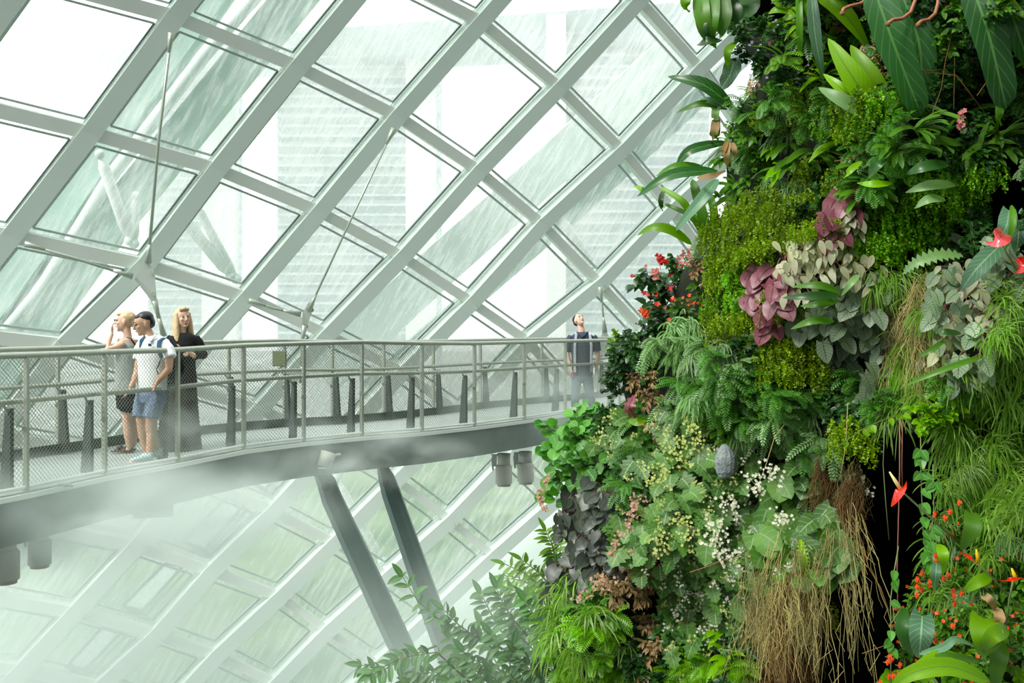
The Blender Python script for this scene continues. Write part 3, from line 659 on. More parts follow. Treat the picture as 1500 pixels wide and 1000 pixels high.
# ---- man looking up
def man_up():
    D=18.6; e=empty('person',P(852,597,D)); e.location.z=0; b=e.location; Q=lambda x,y,d=0:P(x,y,D+d)-b
    B=MB(); f=Vector((.42,-.62,.55)); hc=Q(848,469); M,A=head(B,hc,f,1.12,(-.25,.3,1))
    B.tube([Q(852,494),Q(852,484),Q(850,476,.02)],[.065,.062,.062],12)
    B.tube([Q(853,490),Q(853,505),Q(852,525),Q(852,545)],[(.17,.11),(.18,.12),(.16,.11),(.16,.12)],14,up=(0,1,0))
    limb(B,[Q(835,494),Q(831,512),Q(831,520,-.03),Q(837,540,-.06)],[.055,.048,.042,.03]); hand(B,Q(837,540,-.06),(.15,-.05,-.9),.7,1.05,(0.2,1,0))
    limb(B,[Q(871,494),Q(875,512),Q(876,520),Q(873,537,-.04)],[.055,.048,.042,.03]); hand(B,Q(873,537,-.04),(-.1,-.05,-.9),.6,1.05,(0.2,1,0),-1)
    rem(B.build('body',SKIN,e),.009); face(e,A,1.1)
    H=MB(); H.ball(A(0,-.030,.045),(.085,.098,.080),0,18,10,M); H.ball(A(0,-.07,.0),(.075,.055,.07),0,12,8,M); rem(H.build('hair',BLACKH,e),.011,3)
    SH=cloth('navy_shirt_cloth',(.045,.06,.085),.3,25); T=MB()
    T.tube([Q(853,486),Q(853,491),Q(853,505),Q(853,525),Q(853,550)],[(.09,.08),(.19,.12),(.215,.14),(.19,.13),(.20,.14)],18,up=(0,1,0))
    limb(T,[Q(838,493),Q(833,500),Q(831,515)],[.075,.078,.072],12); limb(T,[Q(868,493),Q(873,500),Q(875,514)],[.075,.078,.072],12); rem(T.build('short_sleeved_shirt',SH,e),.013,4)
    c=MB(); c.tube([Q(845,486,-.08),Q(853,494,-.15),Q(861,486,-.08)],[.014,.018,.014],6); c.build('collar',SH,e,True)
    BK=cloth('striped_strap_cloth',(.35,.40,.42))
    for x0,x1 in((844,842),(864,866)): MB().tube([Q(x0,486,.03),Q(x0,490,-.12),Q(x1,505,-.16),Q(x1,525,-.15),Q(x1,545,-.155)],[(.026,.006)]*5,6).build('bag_strap',BK,e)
    J=MB(); J.tube([Q(852,545),Q(852,556)],[(.175,.13),(.175,.13)],16,up=(0,1,0)); limb(J,[Q(845,552),Q(843,575),Q(842,596)],[.105,.085,.07],12); limb(J,[Q(860,552),Q(864,575),Q(868,596)],[.105,.085,.07],12)
    rem(J.build('jeans',cloth('blue_jeans_cloth',(.07,.12,.15),.2),e),.013,3)
    for x in(842,868):
        v=Q(x,597); v.z=0; shoe(e,v,(.1,-1,0),DARKG,WHITE)
    MB().box(Q(838,549,-.1),.05,.03,.09).build('red_phone_case',pmat('red_case',(.4,.05,.04),.5),e)
    tag(e,'man in navy short sleeved shirt and jeans looking up, near the plant wall','person')
man_up()
# ------------------------------------------------------------ plant materials
def leafmat(name,c,c2=None,vein=None,vs=0.0,rough=.42,tl=.25,spec=.4,nv=7,var=.35):
    """leaf colour that varies per leaf; midrib and side veins follow the leaf's own UVs"""
    m,nt,out=newmat(name); L=nt.links.new; c2=c2 or [x*1.5 for x in c]
    g=nt.nodes.new('ShaderNodeNewGeometry'); oi=nt.nodes.new('ShaderNodeObjectInfo')
    mx=nt.nodes.new('ShaderNodeMix'); mx.data_type='RGBA'; mx.inputs[6].default_value=c4(c); mx.inputs[7].default_value=c4(c2)
    L(g.outputs['Random Per Island'],mx.inputs[0]); cc=mx.outputs[2]
    hs=nt.nodes.new('ShaderNodeHueSaturation'); mr=nt.nodes.new('ShaderNodeMapRange'); mr.inputs[3].default_value=.76*(1-var); mr.inputs[4].default_value=.76*(1+var); hs.inputs['Saturation'].default_value=1.12
    L(oi.outputs['Random'],mr.inputs[0]); L(mr.outputs[0],hs.inputs['Value']); L(cc,hs.inputs['Color']); cc=hs.outputs[0]
    if vein:
        tc=nt.nodes.new('ShaderNodeTexCoord'); sp=nt.nodes.new('ShaderNodeSeparateXYZ'); L(tc.outputs['UV'],sp.inputs[0])
        def M(op,a,b=None,b2=None):
            n=nt.nodes.new('ShaderNodeMath'); n.operation=op
            for i,v in enumerate((a,b,b2)):
                if v is None: continue
                if isinstance(v,(int,float)): n.inputs[i].default_value=v
                else: L(v,n.inputs[i])
            return n.outputs[0]
        d=M('ABSOLUTE',M('SUBTRACT',sp.outputs[0],.5))            # distance to midrib
        mid=M('LESS_THAN',d,.035)
        q=M('FRACT',M('MULTIPLY',M('SUBTRACT',sp.outputs[1],M('MULTIPLY',d,.45)),float(nv)))
        sv=M('LESS_THAN',q,.13+vs*.1)
        f=M('MAXIMUM',mid,M('MULTIPLY',sv,.55+vs*.4))
        m2=nt.nodes.new('ShaderNodeMix'); m2.data_type='RGBA'; L(f,m2.inputs[0]); L(cc,m2.inputs[6]); m2.inputs[7].default_value=c4(vein); cc=m2.outputs[2]
    b=nt.nodes.new('ShaderNodeBsdfPrincipled'); b.inputs['Roughness'].default_value=rough; b.inputs['Specular IOR Level'].default_value=spec
    L(cc,b.inputs['Base Color']); t=nt.nodes.new('ShaderNodeBsdfTranslucent')
    bc=nt.nodes.new('ShaderNodeMix'); bc.data_type='RGBA'; bc.blend_type='MULTIPLY'; bc.inputs[0].default_value=1; L(cc,bc.inputs[6]); bc.inputs[7].default_value=(1.5,1.9,.5,1); L(bc.outputs[2],t.inputs[0])
    ms=nt.nodes.new('ShaderNodeMixShader'); ms.inputs[0].default_value=tl; L(b.outputs[0],ms.inputs[1]); L(t.outputs[0],ms.inputs[2]); L(ms.outputs[0],out.inputs[0]); return m
MID=leafmat('leaf_green',(.055,.15,.022),(.12,.27,.04))
DRK=leafmat('leaf_dark_green',(.022,.075,.022),(.05,.13,.03),rough=.35)
BRT=leafmat('leaf_bright_green',(.12,.30,.025),(.24,.44,.05))
PAD=leafmat('leaf_paddle',(.022,.085,.028),(.04,.12,.035),(.08,.20,.05),rough=.32,nv=9)
PADB=leafmat('leaf_paddle_bright',(.15,.34,.03),(.26,.46,.05),(.10,.22,.03),rough=.4,nv=12)
BLU=leafmat('leaf_blue_green',(.09,.19,.12),(.14,.27,.17),(.20,.34,.20),rough=.4,nv=10)
FERN=leafmat('fern_green',(.05,.16,.03),(.13,.30,.06),tl=.3)
FERNP=leafmat('fern_pale',(.15,.29,.10),(.30,.46,.22),tl=.3)
MOSS=leafmat('moss_yellow_green',(.13,.25,.012),(.30,.42,.03),tl=.3)
MOSSB=leafmat('moss_bright_green',(.10,.30,.015),(.22,.46,.03),tl=.3)
GRS=leafmat('grass_green',(.10,.24,.03),(.28,.45,.10),tl=.3)
STRAWY=leafmat('straw_root',(.24,.22,.08),(.52,.45,.20),tl=.05,rough=.8)
BROWN=leafmat('brown_root',(.10,.055,.02),(.28,.16,.06),tl=.05,rough=.8)
CREAM=leafmat('leaf_cream',(.34,.36,.22),(.58,.55,.40),(.22,.28,.12),rough=.5)
GREY=leafmat('leaf_grey_green',(.17,.25,.16),(.34,.42,.30),(.07,.12,.06),vs=.6,rough=.45)
PURP=leafmat('leaf_purple_grey',(.04,.055,.042),(.125,.155,.12),(.03,.025,.025),rough=.42,tl=.08)
BURG=leafmat('leaf_burgundy',(.15,.045,.06),(.34,.14,.17),(.06,.012,.02),rough=.4,tl=.15)
RIM=leafmat('leaf_plump_green',(.05,.20,.04),(.14,.36,.07),(.16,.36,.08),rough=.35)
BEG=leafmat('leaf_begonia',(.06,.16,.035),(.16,.30,.08),(.20,.32,.13),rough=.5,nv=5)
SHR=leafmat('leaf_shrub',(.05,.13,.045),(.12,.25,.09),(.14,.27,.12),rough=.4)
DEAD=leafmat('leaf_dead_tan',(.16,.10,.04),(.45,.32,.17),rough=.7,tl=.15)
STEM=pmat('plant_stem',(.10,.14,.04),.6,var=.2); STEMR=pmat('reddish_stem',(.22,.08,.05),.6,var=.2)
def petal(n,c,c2=None): return leafmat(n,c,c2 or [min(1,x*1.15) for x in c],tl=.25,rough=.5,var=.1)
RED=petal('red_petal',(.62,.035,.025)); PINK=petal('pink_petal',(.62,.25,.25)); ORG=petal('orange_petal',(.75,.09,.015)); WHT=petal('white_petal',(.72,.70,.62)); YEL=petal('yellow_green_petal',(.52,.56,.22)); PEACH=petal('peach_pink_petal',(.62,.38,.32)); YELL=petal('yellow_petal',(.80,.52,.05)); SPA=leafmat('red_spathe',(.60,.025,.02),(.66,.04,.03),(.45,.01,.01),rough=.2,tl=.1,spec=.6,nv=5); SPP=leafmat('pink_spathe',(.70,.12,.13),(.72,.14,.15),(.40,.03,.04),vs=.5,rough=.25,tl=.1,spec=.6,nv=6); LIL=petal('lilac_petal',(.42,.38,.60))
# ------------------------------------------------------------ leaf shapes
def w_lance(t): return math.sin(math.pi*min(1,t**.75))**.8 if 0<t<1 else .02
def w_strap(t): return min(1,.25+t*3)*math.sqrt(max(0,1-t**5))
def w_ovate(t): return max(.02,math.sin(math.pi*t**.62))**.75 if t<1 else .02
def w_round(t): return max(.03,math.sin(math.pi*min(1,.10+t*.9)))**.55
def w_heart(t): return (.62+.9*t if t<.35 else .94*math.cos((t-.35)/.65*math.pi/2)**.8+.0)
def w_obov(t): return max(.03,math.sin(math.pi*t**1.5))**.7 if 0<t<1 else .03
def spine_leaf(mb,pts,nrm,W,wf,m=0,fold=.22,wave=0,heart=0,jag=0,five=False):
    """leaf blade along a spine of points; W half width"""
    n=len(pts); vs=[];uv=[];fs=[]; nn=Vector(nrm); ln=sum((pts[i+1]-pts[i]).length for i in range(n-1)); ph=R()*6
    for i,p in enumerate(pts):
        t=i/(n-1); d=(pts[min(i+1,n-1)]-pts[max(0,i-1)]).normalized()
        s=d.cross(nn)
        s=s.normalized() if s.length>1e-5 else Vector((1,0,0)); u=s.cross(d).normalized(); 
        w=W*wf(t)*(1+(jag*(1 if i%2 else -1) if 0<i<n-1 else 0)); bk=-d*heart*ln*(1-t)**3
        wv=wave*W*math.sin(ph+t*14)
        if five:
            vs+=[p-s*w+u*(fold*w+wv)+bk,p-s*w*.5+u*fold*w*.7+bk*.3,p,p+s*w*.5+u*fold*w*.7+bk*.3,p+s*w+u*(fold*w-wv)+bk]; uv+=[(0,t),(.25,t),(.5,t),(.75,t),(1,t)]
        else: vs+=[p-s*w+u*(fold*w+wv)+bk,p,p+s*w+u*(fold*w-wv)+bk]; uv+=[(0,t),(.5,t),(1,t)]
    c=5 if five else 3
    for i in range(n-1):
        for k in range(c-1): fs.append((i*c+k,i*c+k+1,(i+1)*c+k+1,(i+1)*c+k))
    mb.add(vs,fs,m,uv)
def leaf(mb,p,d,nrm,Ln,W,wf=w_lance,droop=.6,seg=5,**k):
    p=Vector(p);d=Vector(d).normalized();pts=[p.copy()]
    for i in range(seg):
        d=(d+Vector((0,0,-droop/seg))).normalized(); p=p+d*(Ln/seg); pts.append(p.copy())
    spine_leaf(mb,pts,nrm,W,wf,**k); return pts
def rdir(out=.6,upb=0.0,sx=1):
    return Vector((U(-1,1)*sx,-abs(U(.2,1))*out,U(-1,1)+upb)).normalized()
def frond(mb,p,d,Ln,pl,n=14,droop=1.1,m=0,ms=1):
    p=Vector(p);d=Vector(d).normalized();pts=[p.copy()]
    for i in range(n):
        d=(d+Vector((0,0,-droop/n))).normalized(); p=p+d*(Ln/n); pts.append(p.copy())
    up=Vector((0,-.6,.8))
    for i in range(1,n):
        dd=(pts[i+1]-pts[i-1]).normalized(); s=dd.cross(up).normalized(); l=pl*math.sin(math.pi*min(1,(i+1.5)/(n+1.5)))**.6; q=Ln/n*.42
        for sg in(-1,1):
            a=pts[i]; t=a+s*sg*l+dd*l*.35+Vector((0,0,-l*.2)); mm=(a+t)/2
            mb.add([a-dd*q*.4,mm-dd*q,t,mm+dd*q],[(0,1,2,3)],m)
    if ms is not None: mb.tube(pts,[.0018]*len(pts),3,m,cap=False)
# ------------------------------------------------------------ prototypes of the small plants (x right, -y outwards, z up)
PROTO={}
def proto(name,parts): PROTO.setdefault(name,[]).append(parts)     # parts: list of (part name, MB, materials)
def mk(fn,nvar,*a):
    for _ in range(nvar): fn(*a)
def p_fern(nm,mat,Ln=.20,pl=.035,nf=16,dr=1.3):
    m=MB()
    for i in range(nf): frond(m,(U(-.03,.03),0,U(-.02,.02)),(U(-1,1),-U(.3,.9),U(-.3,1)),Ln*U(.6,1.1),pl,droop=dr*U(.6,1.3),n=13)
    proto(nm,[('fronds',m,[mat])])
def p_moss(nm,mat,w=.11,h=.12,n=620,ls=.0075):
    m=MB()
    for i in range(n//9):
        x=U(-w,w); z=U(-.2,1)*h*.8; y=-U(.0,.07); d=Vector((U(-.5,.5)+x*3,-U(.3,.9),U(-.3,.5))).normalized(); p=Vector((x,y,z))
        for j in range(9):
            d=(d+Vector((U(-.25,.25),0,-.30))).normalized(); p=p+d*.011
            for q in(0,1):
                o=Vector((U(-1,1),U(-1,.2),U(-1,1))).normalized(); c=p+o*ls*.8; s=o.cross(Vector((U(-1,1),U(-1,1),U(-1,1)))).normalized(); l=ls*U(.7,1.3)
                m.add([c-o*l,c-s*l*.7,c+o*l,c+s*l*.7],[(0,1,2,3)],0)
    proto(nm,[('fronds',m,[mat])])
def p_grass(nm,mat,n=65,Ln=.26,W=.0034,dr=2.2,up=.6):
    m=MB()
    for i in range(n): leaf(m,(U(-.05,.05),U(-.02,.02),U(-.03,.03)),(U(-1,1),-U(.1,.9),U(-.2,1)*up*1.5),(0,-1,.3),Ln*U(.5,1.15),W*U(.6,1.3),w_strap,dr*U(.7,1.3),7,fold=.1)
    proto(nm,[('blades',m,[mat])])
def p_bush(nm,mat,n=90,Ln=.045,W=.014,rad=.10,wf=w_ovate,stem=STEM,fl=None,nfl=0,fr=.010,dr=.5):
    m=MB(); s=MB()
    for i in range(n//6):
        d=rdir(.9,.3); e_=d*rad*U(.5,1.1); s.tube([(0,.02,0),tuple(e_*.5+Vector((0,0,.01))),tuple(e_)],[.003,.002,.001],4,cap=False)
        for j in range(6):
            q=e_*(.35+.65*j/5); ld=(d*.5+Vector((U(-1,1),U(-1,.3),U(-.8,.8)))).normalized(); leaf(m,q,ld,(U(-.3,.3),-.7,.7),Ln*U(.7,1.2),W*U(.8,1.2),wf,dr,4)
    parts=[('foliage',m,[mat]),('stems',s,[stem])]
    if fl:
        f=MB()
        for i in range(nfl):
            d=rdir(1,.3); flower(f,d*rad*U(.8,1.15),fr*U(.7,1.2))
        parts.append(('blossoms',f,[fl]))
    proto(nm,parts)
def flower(mb,c,r,n=5,m=0,f=None):
    c=Vector(c); M=axes(f or (U(-.6,.3),-1,U(-.2,.7)))
    for k in range(n):
        a=2*math.pi*k/n+U(-.2,.2); o=M@Vector((math.cos(a),-.0,math.sin(a))); s=M@Vector((-math.sin(a),0,math.cos(a))); fw=M@Vector((0,1,0))
        mb.add([c,c+o*r*.6-s*r*.42+fw*r*.25,c+o*r*1.1+fw*r*.15,c+o*r*.6+s*r*.42+fw*r*.25],[(0,1,2,3)],m)
def p_big(nm,mat,n=9,Ln=.10,W=.045,wf=w_heart,heart=.18,rad=.10,dr=.9,jag=0,seg=8,fl=None,nfl=0,stem=STEMR,upn=.5,down=.5):
    m=MB(); s=MB()
    for i in range(n):
        b=Vector((U(-1,1)*rad,-U(.02,.10),U(-1,1)*rad)); s.tube([(0,.03,0),tuple(b*.6+Vector((0,-.01,.02))),tuple(b)],[.0022,.002,.0018],4,cap=False)
        leaf(m,b,(U(-.7,.7),-U(.2,.6),-down+U(-.3,.4)),(U(-.6,.45),-1,upn*U(.3,1.5)),Ln*U(.65,1.2),W*U(.75,1.15),wf,dr,seg,heart=heart,jag=jag,fold=.18,wave=.06)
    parts=[('foliage',m,[mat]),('stems',s,[stem])]
    if fl:
        f=MB(); st=MB()
        for i in range(nfl):
            c=Vector((U(-1,1)*rad*1.2,-U(.10,.17),U(-1,1)*rad*1.2)); st.tube([(c.x*.3,0,c.z*.3-.02),(c.x*.8,c.y*.7,c.z*.9),tuple(c)],.0012,3,cap=False)
            for q in range(9): flower(f,c+Vector((U(-1,1),U(-.5,.5),U(-1,1)))*.022,.0065,4)
        parts+= [('blossoms',f,[fl]),('flower_stems',st,[STEM])]
    proto(nm,parts)
def p_strap(nm,mat,n=12,Ln=.24,W=.016,dr=1.2,wf=w_strap,up=.8):
    m=MB()
    for i in range(n):
        leaf(m,(U(-.01,.01),0,U(-.01,.01)),(U(-1,1),-U(.3,.8),U(-.1,1)*up),(0,-.8,.6),Ln*U(.6,1.1),W*U(.8,1.2),wf,dr*U(.6,1.3),8,fold=.25)
    proto(nm,[('leaves',m,[mat])])
def p_roots(nm,mat,n=70,w=.07,Ln=.35):
    m=MB()
    for i in range(n):
        x=U(-w,w)*U(.5,1); p=Vector((x,-U(0,.07),U(-.03,.10)*(1-abs(x)/w))); pts=[p.copy()]; l=Ln*U(.25,1.1); c=U(-.006,.006)
        for j in range(9): p=p+Vector((c+.011*math.sin(j*U(1,2)+i),U(-.008,.008),-l/9)); pts.append(p.copy())
        m.tube(pts,[U(.0010,.0020)]*8+[.0010,.0006],3,cap=False)
        if R()<.8:
            q=pts[int(U(1,8))]; m.tube([q,q+Vector((U(-.03,.03),-.01,-.02)),q+Vector((U(-.04,.04),-.01,-.06))],.0012,3,cap=False)
    proto(nm,[('root_strands',m,[mat])])
mk(p_fern,3,'fern',FERN,.19,.030,16,1.4); mk(p_fern,2,'palefern',FERNP,.20,.022,18,1.4); mk(p_fern,2,'brightfern',MOSSB,.17,.030,14,1.2)
mk(p_moss,3,'moss',MOSS); mk(p_moss,3,'mossbright',MOSSB)
mk(p_grass,3,'grass',GRS,60,.20,.0034,2.6,1.0); mk(p_grass,2,'tangle',GRS,80,.20,.0026,3.4,.9); mk(p_grass,2,'paletuft',FERNP,60,.15,.0035,2.4,.5)
mk(p_bush,3,'smallleaf',MID); mk(p_bush,3,'darksmall',DRK,110,.038,.013,.10); mk(p_bush,2,'lilacbush',DRK,110,.036,.012,.10,w_ovate,STEM,LIL,9,.009)
mk(p_bush,2,'brightsmall',BRT,80,.05,.014,.10)
mk(p_bush,2,'orangefl',MID,80,.05,.008,.10,w_lance,STEM,ORG,6,.011)
mk(p_bush,2,'impatiens',DRK,60,.075,.022,.12,w_lance,STEMR,RED,4,.020,.9)
mk(p_big,3,'greybeg',GREY,9,.10,.040); mk(p_big,2,'creambeg',CREAM,14,.085,.020,w_lance,0,.10,1.0)
mk(p_big,2,'burgundy',BURG,8,.105,.050,w_heart,.18,.06,.9,0,8); mk(p_big,3,'purpleheart',PURP,14,.082,.036,w_heart,.20,.095,.8)
mk(p_big,3,'maplebeg',BEG,9,.115,.058,w_heart,.16,.10,.9,.22,11,YEL,5,STEM); mk(p_big,2,'whitebeg',BEG,8,.11,.055,w_heart,.16,.10,.9,.15,9,WHT,6,STEMR)
mk(p_big,2,'pinkbeg',BEG,8,.10,.05,w_heart,.16,.10,.9,.12,9,PEACH,4,STEMR)
mk(p_big,3,'plump',RIM,16,.075,.038,w_round,.0,.10,.5,0,7,None,0,STEM,.7,.0)
mk(p_big,2,'roundbig',BEG,6,.135,.07,w_heart,.12,.10,.7,.06,9)
mk(p_strap,3,'strap',MID); mk(p_strap,2,'strapdark',DRK,11,.25,.024,1.1,w_lance); mk(p_strap,2,'strapbright',BRT,10,.20,.017,1.1,w_lance)
mk(p_roots,3,'rootstraw',STRAWY); mk(p_roots,2,'rootbrown',BROWN,90,.06,.28)
mk(p_roots,3,'rootsparse',STRAWY,12,.05,.33)
mk(p_bush,3,'deadleaf',DEAD,80,.045,.007,.09,w_lance,STEM,None,0,0,1.2)
DESC={'fern':('green fern tuft','fern'),'palefern':('pale feathery fern tuft','fern'),'brightfern':('bright green fern tuft','fern'),'moss':('mossy yellow green cushion of tiny fronds','moss fern'),'mossbright':('lush bright green cushion of tiny fronds','moss fern'),
'grass':('arching green grassy tuft','grass plant'),'tangle':('tangled thin trailing grassy plant','grass plant'),'paletuft':('pale thready tuft','grass plant'),'smallleaf':('small leaved green plant','plant'),'darksmall':('dense dark small leaved plant','plant'),'lilacbush':('dark small leaved plant with lilac blossoms','plant'),
'brightsmall':('light green small leaved plant','plant'),'orangefl':('narrow leaved plant with orange red blossoms','flowering plant'),'impatiens':('dark leaved plant with red blossoms','flowering plant'),'greybeg':('grey green veined begonia','begonia'),'creambeg':('cream leaved begonia','begonia'),'burgundy':('burgundy leaved begonia','begonia'),
'purpleheart':('dark purple grey heart leaved plant','plant'),'maplebeg':('jagged leaved begonia with yellowish flowers','begonia'),'whitebeg':('green begonia with small white flowers','begonia'),'pinkbeg':('green begonia with peach pink flowers','begonia'),'plump':('plump round leaved green plant','plant'),'roundbig':('broad round leaved green plant','plant'),
'strap':('green strap leaved rosette','plant'),'strapdark':('dark green lance leaved rosette','plant'),'strapbright':('bright lance leaved rosette','plant'),'rootstraw':('straw coloured bunch of hanging roots','roots'),'rootbrown':('brown matted bunch of hanging roots','roots'),'rootsparse':('sparse straw coloured strands of hanging roots','roots'),'deadleaf':('withered tan leaved plant','plant')}
# build every prototype once; the first placement uses the prototype itself
BUILT={}
for k,vl in PROTO.items():
    BUILT[k]=[]
    for parts in vl:
        root=empty('plant'); 
        for (nm,mb,mats) in parts: mb.build(nm,mats,root,True)
        BUILT[k].append([root,False])
KNAME={'fern':'fern','palefern':'fern','brightfern':'fern','moss':'moss_fern','mossbright':'moss_fern','grass':'grass_tuft','tangle':'grass_tuft','paletuft':'grass_tuft','greybeg':'begonia','creambeg':'begonia','burgundy':'begonia','maplebeg':'begonia','whitebeg':'begonia','pinkbeg':'begonia','rootstraw':'hanging_roots','rootbrown':'hanging_roots','rootsparse':'hanging_roots','orangefl':'flowering_plant','impatiens':'flowering_plant','lilacbush':'flowering_plant'}
PLACED=[]
def place(kind,px,py,D,s=1.0,tilt=0,spin=None):
    vl=BUILT[kind]; i=int(R()*len(vl)); root,used=vl[i]
    if used:
        r=root.copy(); col.objects.link(r)
        for ch in root.children:
            c=ch.copy(); col.objects.link(c); c.parent=r
    else: r=root; vl[i][1]=True
    r.name=KNAME.get(kind,'leafy_plant'); r.location=P(px,py,D)
    r.scale=(s*(1 if R()<.5 else -1),s,s*U(.9,1.1)); r.rotation_euler=(U(-.15,.15)+tilt,U(-.25,.25) if spin is None else spin,U(-.35,.15))
    PLACED.append((r,kind,px,py)); return r
# ------------------------------------------------------------ the planted cliff
LBP=[(-120,1000),(0,1045),(55,1065),(80,1085),(120,1098),(160,1068),(240,1050),(300,1052),(350,1022),(395,985),(450,968),(500,905),(560,896),(596,905),(612,850),(630,830),(680,812),(740,818),(790,832),(830,810),(870,800),(930,790),(1000,800),(1140,780)]
def lb(y):
    for (a,xa),(b,xb) in zip(LBP,LBP[1:]):
        if a<=y<=b: return xa+(xb-xa)*(y-a)/(b-a)
    return LBP[0][1] if y<0 else LBP[-1][1]
def cave(px,py):
    """0 outside, 1 deep in the dark recess"""
    def edge(v,a,b): return max(0,min(1,(v-a)/(b-a)))
    xl=np.interp(py,[600,660,760,830,880,1000,1150],[1290,1262,1258,1240,1188,1178,1165]); xr=np.interp(py,[600,640,720,800,900,1000,1150],[1330,1390,1385,1345,1318,1300,1290])
    c1=min(edge(px,xl-12,xl+22),1-edge(px,xr-22,xr+12),edge(py,615,660))
    c2=min(edge(px,1425,1450),1-edge(px,1500,1530) if px<1600 else 0,edge(py,200,240),1-edge(py,365,400))
    c3=min(edge(px,1060,1085),1-edge(px,1150,1175),1-edge(py,30,60))
    return max(0,c1,c2*.55,c3*.5)
def wallD(px,py):
    l=lb(py); d=max(0,px-l)
    base=6.75-2.1*(px-800)/700
    base+= .16*math.sin(px*.021+py*.013)+.14*math.sin(py*.027-px*.011+1.3)+.08*math.sin(px*.05+py*.04)
    if d<70: base+=(1-d/70)**2*.55
    return base
cl=MB(); vs_=[];fs_=[]; ny=80; nx=60
for iy in range(ny):
    y=-300+1430*iy/(ny-1); l=lb(y)+14
    for ix in range(nx):
        if ix<4: k=4-ix; px=l+ [0,25,70,150,260][k]; D=wallD(l,y)+.12+[0,.5,1.6,3.2,5.5][k]
        else: px=l+(1640-l)*(ix-4)/(nx-5); D=wallD(px,y)+.13+cave(px,y)*1.9
        D+=.05*math.sin(px*.13+y*.21)*math.sin(y*.17-px*.07); vs_.append(P(px,y,D))
for iy in range(ny-1):
    for ix in range(nx-1): a=iy*nx+ix; fs_.append((a,a+1,a+nx+1,a+nx))
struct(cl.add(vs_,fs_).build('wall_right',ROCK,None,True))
# patches: (px,py,rx,ry,[kinds])
PATCH=[(1150,222,80,34,['strapbright','strap','fern']),(1118,430,24,50,['burgundy']),(1200,305,30,24,['burgundy','darksmall']),
(1150,515,45,75,['moss']),(1085,440,42,50,['moss','mossbright']),(1110,330,55,60,['moss']),(1180,340,30,20,['moss']),(1320,335,60,70,['mossbright']),(1420,290,50,50,['mossbright']),(1380,310,50,50,['mossbright','fern']),
(1205,375,65,50,['creambeg']),(1240,490,75,75,['greybeg']),(1410,470,60,65,['greybeg','creambeg']),(1330,440,50,90,['tangle','rootstraw']),(1330,390,60,40,['tangle']),(1340,520,35,40,['rootstraw','tangle']),
(1470,560,50,110,['grass']),(1440,670,75,85,['grass','tangle']),(1470,760,40,60,['grass','paletuft']),
(985,425,40,60,['impatiens','impatiens','darksmall']),(920,520,48,55,['darksmall','lilacbush']),(905,585,40,40,['darksmall']),(1010,430,35,60,['deadleaf','orangefl']),
(1000,500,55,40,['paletuft','palefern']),(1010,560,70,50,['palefern','fern','paletuft']),(1090,590,60,50,['palefern','fern','smallleaf']),(950,590,30,60,['deadleaf','fern']),(1170,620,60,50,['fern','palefern','paletuft']),(1230,600,50,50,['fern','darksmall']),
(835,660,52,66,['plump']),(895,655,38,50,['maplebeg','fern','darksmall']),(865,770,62,72,['purpleheart']),(845,820,40,30,['purpleheart']),(925,700,35,60,['fern','darksmall']),
(990,680,60,55,['maplebeg']),(960,760,55,70,['maplebeg','pinkbeg']),(1020,740,50,50,['maplebeg']),(1010,860,70,80,['maplebeg','whitebeg']),(1050,790,50,50,['whitebeg','maplebeg']),(1090,740,50,60,['whitebeg']),(1150,690,60,50,['roundbig','palefern']),(1170,780,60,50,['roundbig']),(1130,640,60,30,['palefern','paletuft']),
(915,860,45,60,['deadleaf']),(950,930,50,70,['deadleaf','darksmall','deadleaf']),(880,930,55,75,['grass','brightfern']),(850,880,45,40,['grass','smallleaf']),(1000,980,60,30,['brightfern','brightsmall','mossbright']),(1050,950,40,40,['strapbright','brightfern']),
(1220,715,26,55,['rootbrown','rootstraw']),(1240,640,30,30,['moss']),
(1130,940,46,90,['rootstraw','rootbrown']),(1195,860,50,35,['rootbrown','rootstraw','moss']),(1090,920,30,60,['maplebeg','darksmall']),
(1400,870,80,110,['orangefl','grass','paletuft']),(1370,900,60,80,['orangefl']),(1480,900,50,90,['orangefl','smallleaf']),(1400,980,110,50,['orangefl','strapbright']),(1350,700,40,90,['smallleaf']),(1370,620,50,40,['brightsmall','grass']),
(1110,60,60,65,['darksmall','lilacbush']),(1140,110,70,40,['brightfern','lilacbush']),(1170,170,60,50,['paletuft','fern','moss']),(1250,185,60,30,['moss','mossbright']),(1230,230,60,40,['strapbright','fern','moss']),(1330,215,70,40,['strap','fern']),(1100,220,50,50,['strap','fern','smallleaf']),(1150,280,50,40,['paletuft','moss','fern']),(1080,270,40,40,['paletuft','strap']),
(1400,200,80,60,['strap','darksmall','fern']),(1400,80,90,90,['darksmall','smallleaf']),(1250,60,70,60,['fern','smallleaf','deadleaf']),(1200,60,50,60,['fern','strapbright']),(1450,360,60,50,['darksmall','greybeg']),(1290,250,60,40,['strap','fern'])]
def kinds_at(px,py):
    best=None;bd=1.35
    for (x,y,rx,ry,k) in PATCH:
        d=math.hypot((px-x)/rx,(py-y)/ry)
        if d<bd: bd=d;best=k
    return best or ['fern','smallleaf','darksmall','palefern']
st=30; row=0; y=-75
while y<1035:
    x=lb(y)+6+(st/2 if row%2 else 0)
    while x<1530:
        px=x+U(-9,9); py=y+U(-9,9)
        if cave(px,py)<.35:
            k=random.choice(kinds_at(px,py)); D=wallD(px,py); edge=px-lb(py)
            s=U(.82,1.15)*D/5.6
            if edge<25: s*=.8
            place(k,px,py,D+U(-.05,.05)+(.12 if edge<15 else 0),s)
        x+=st
    y+=st*.88; row+=1
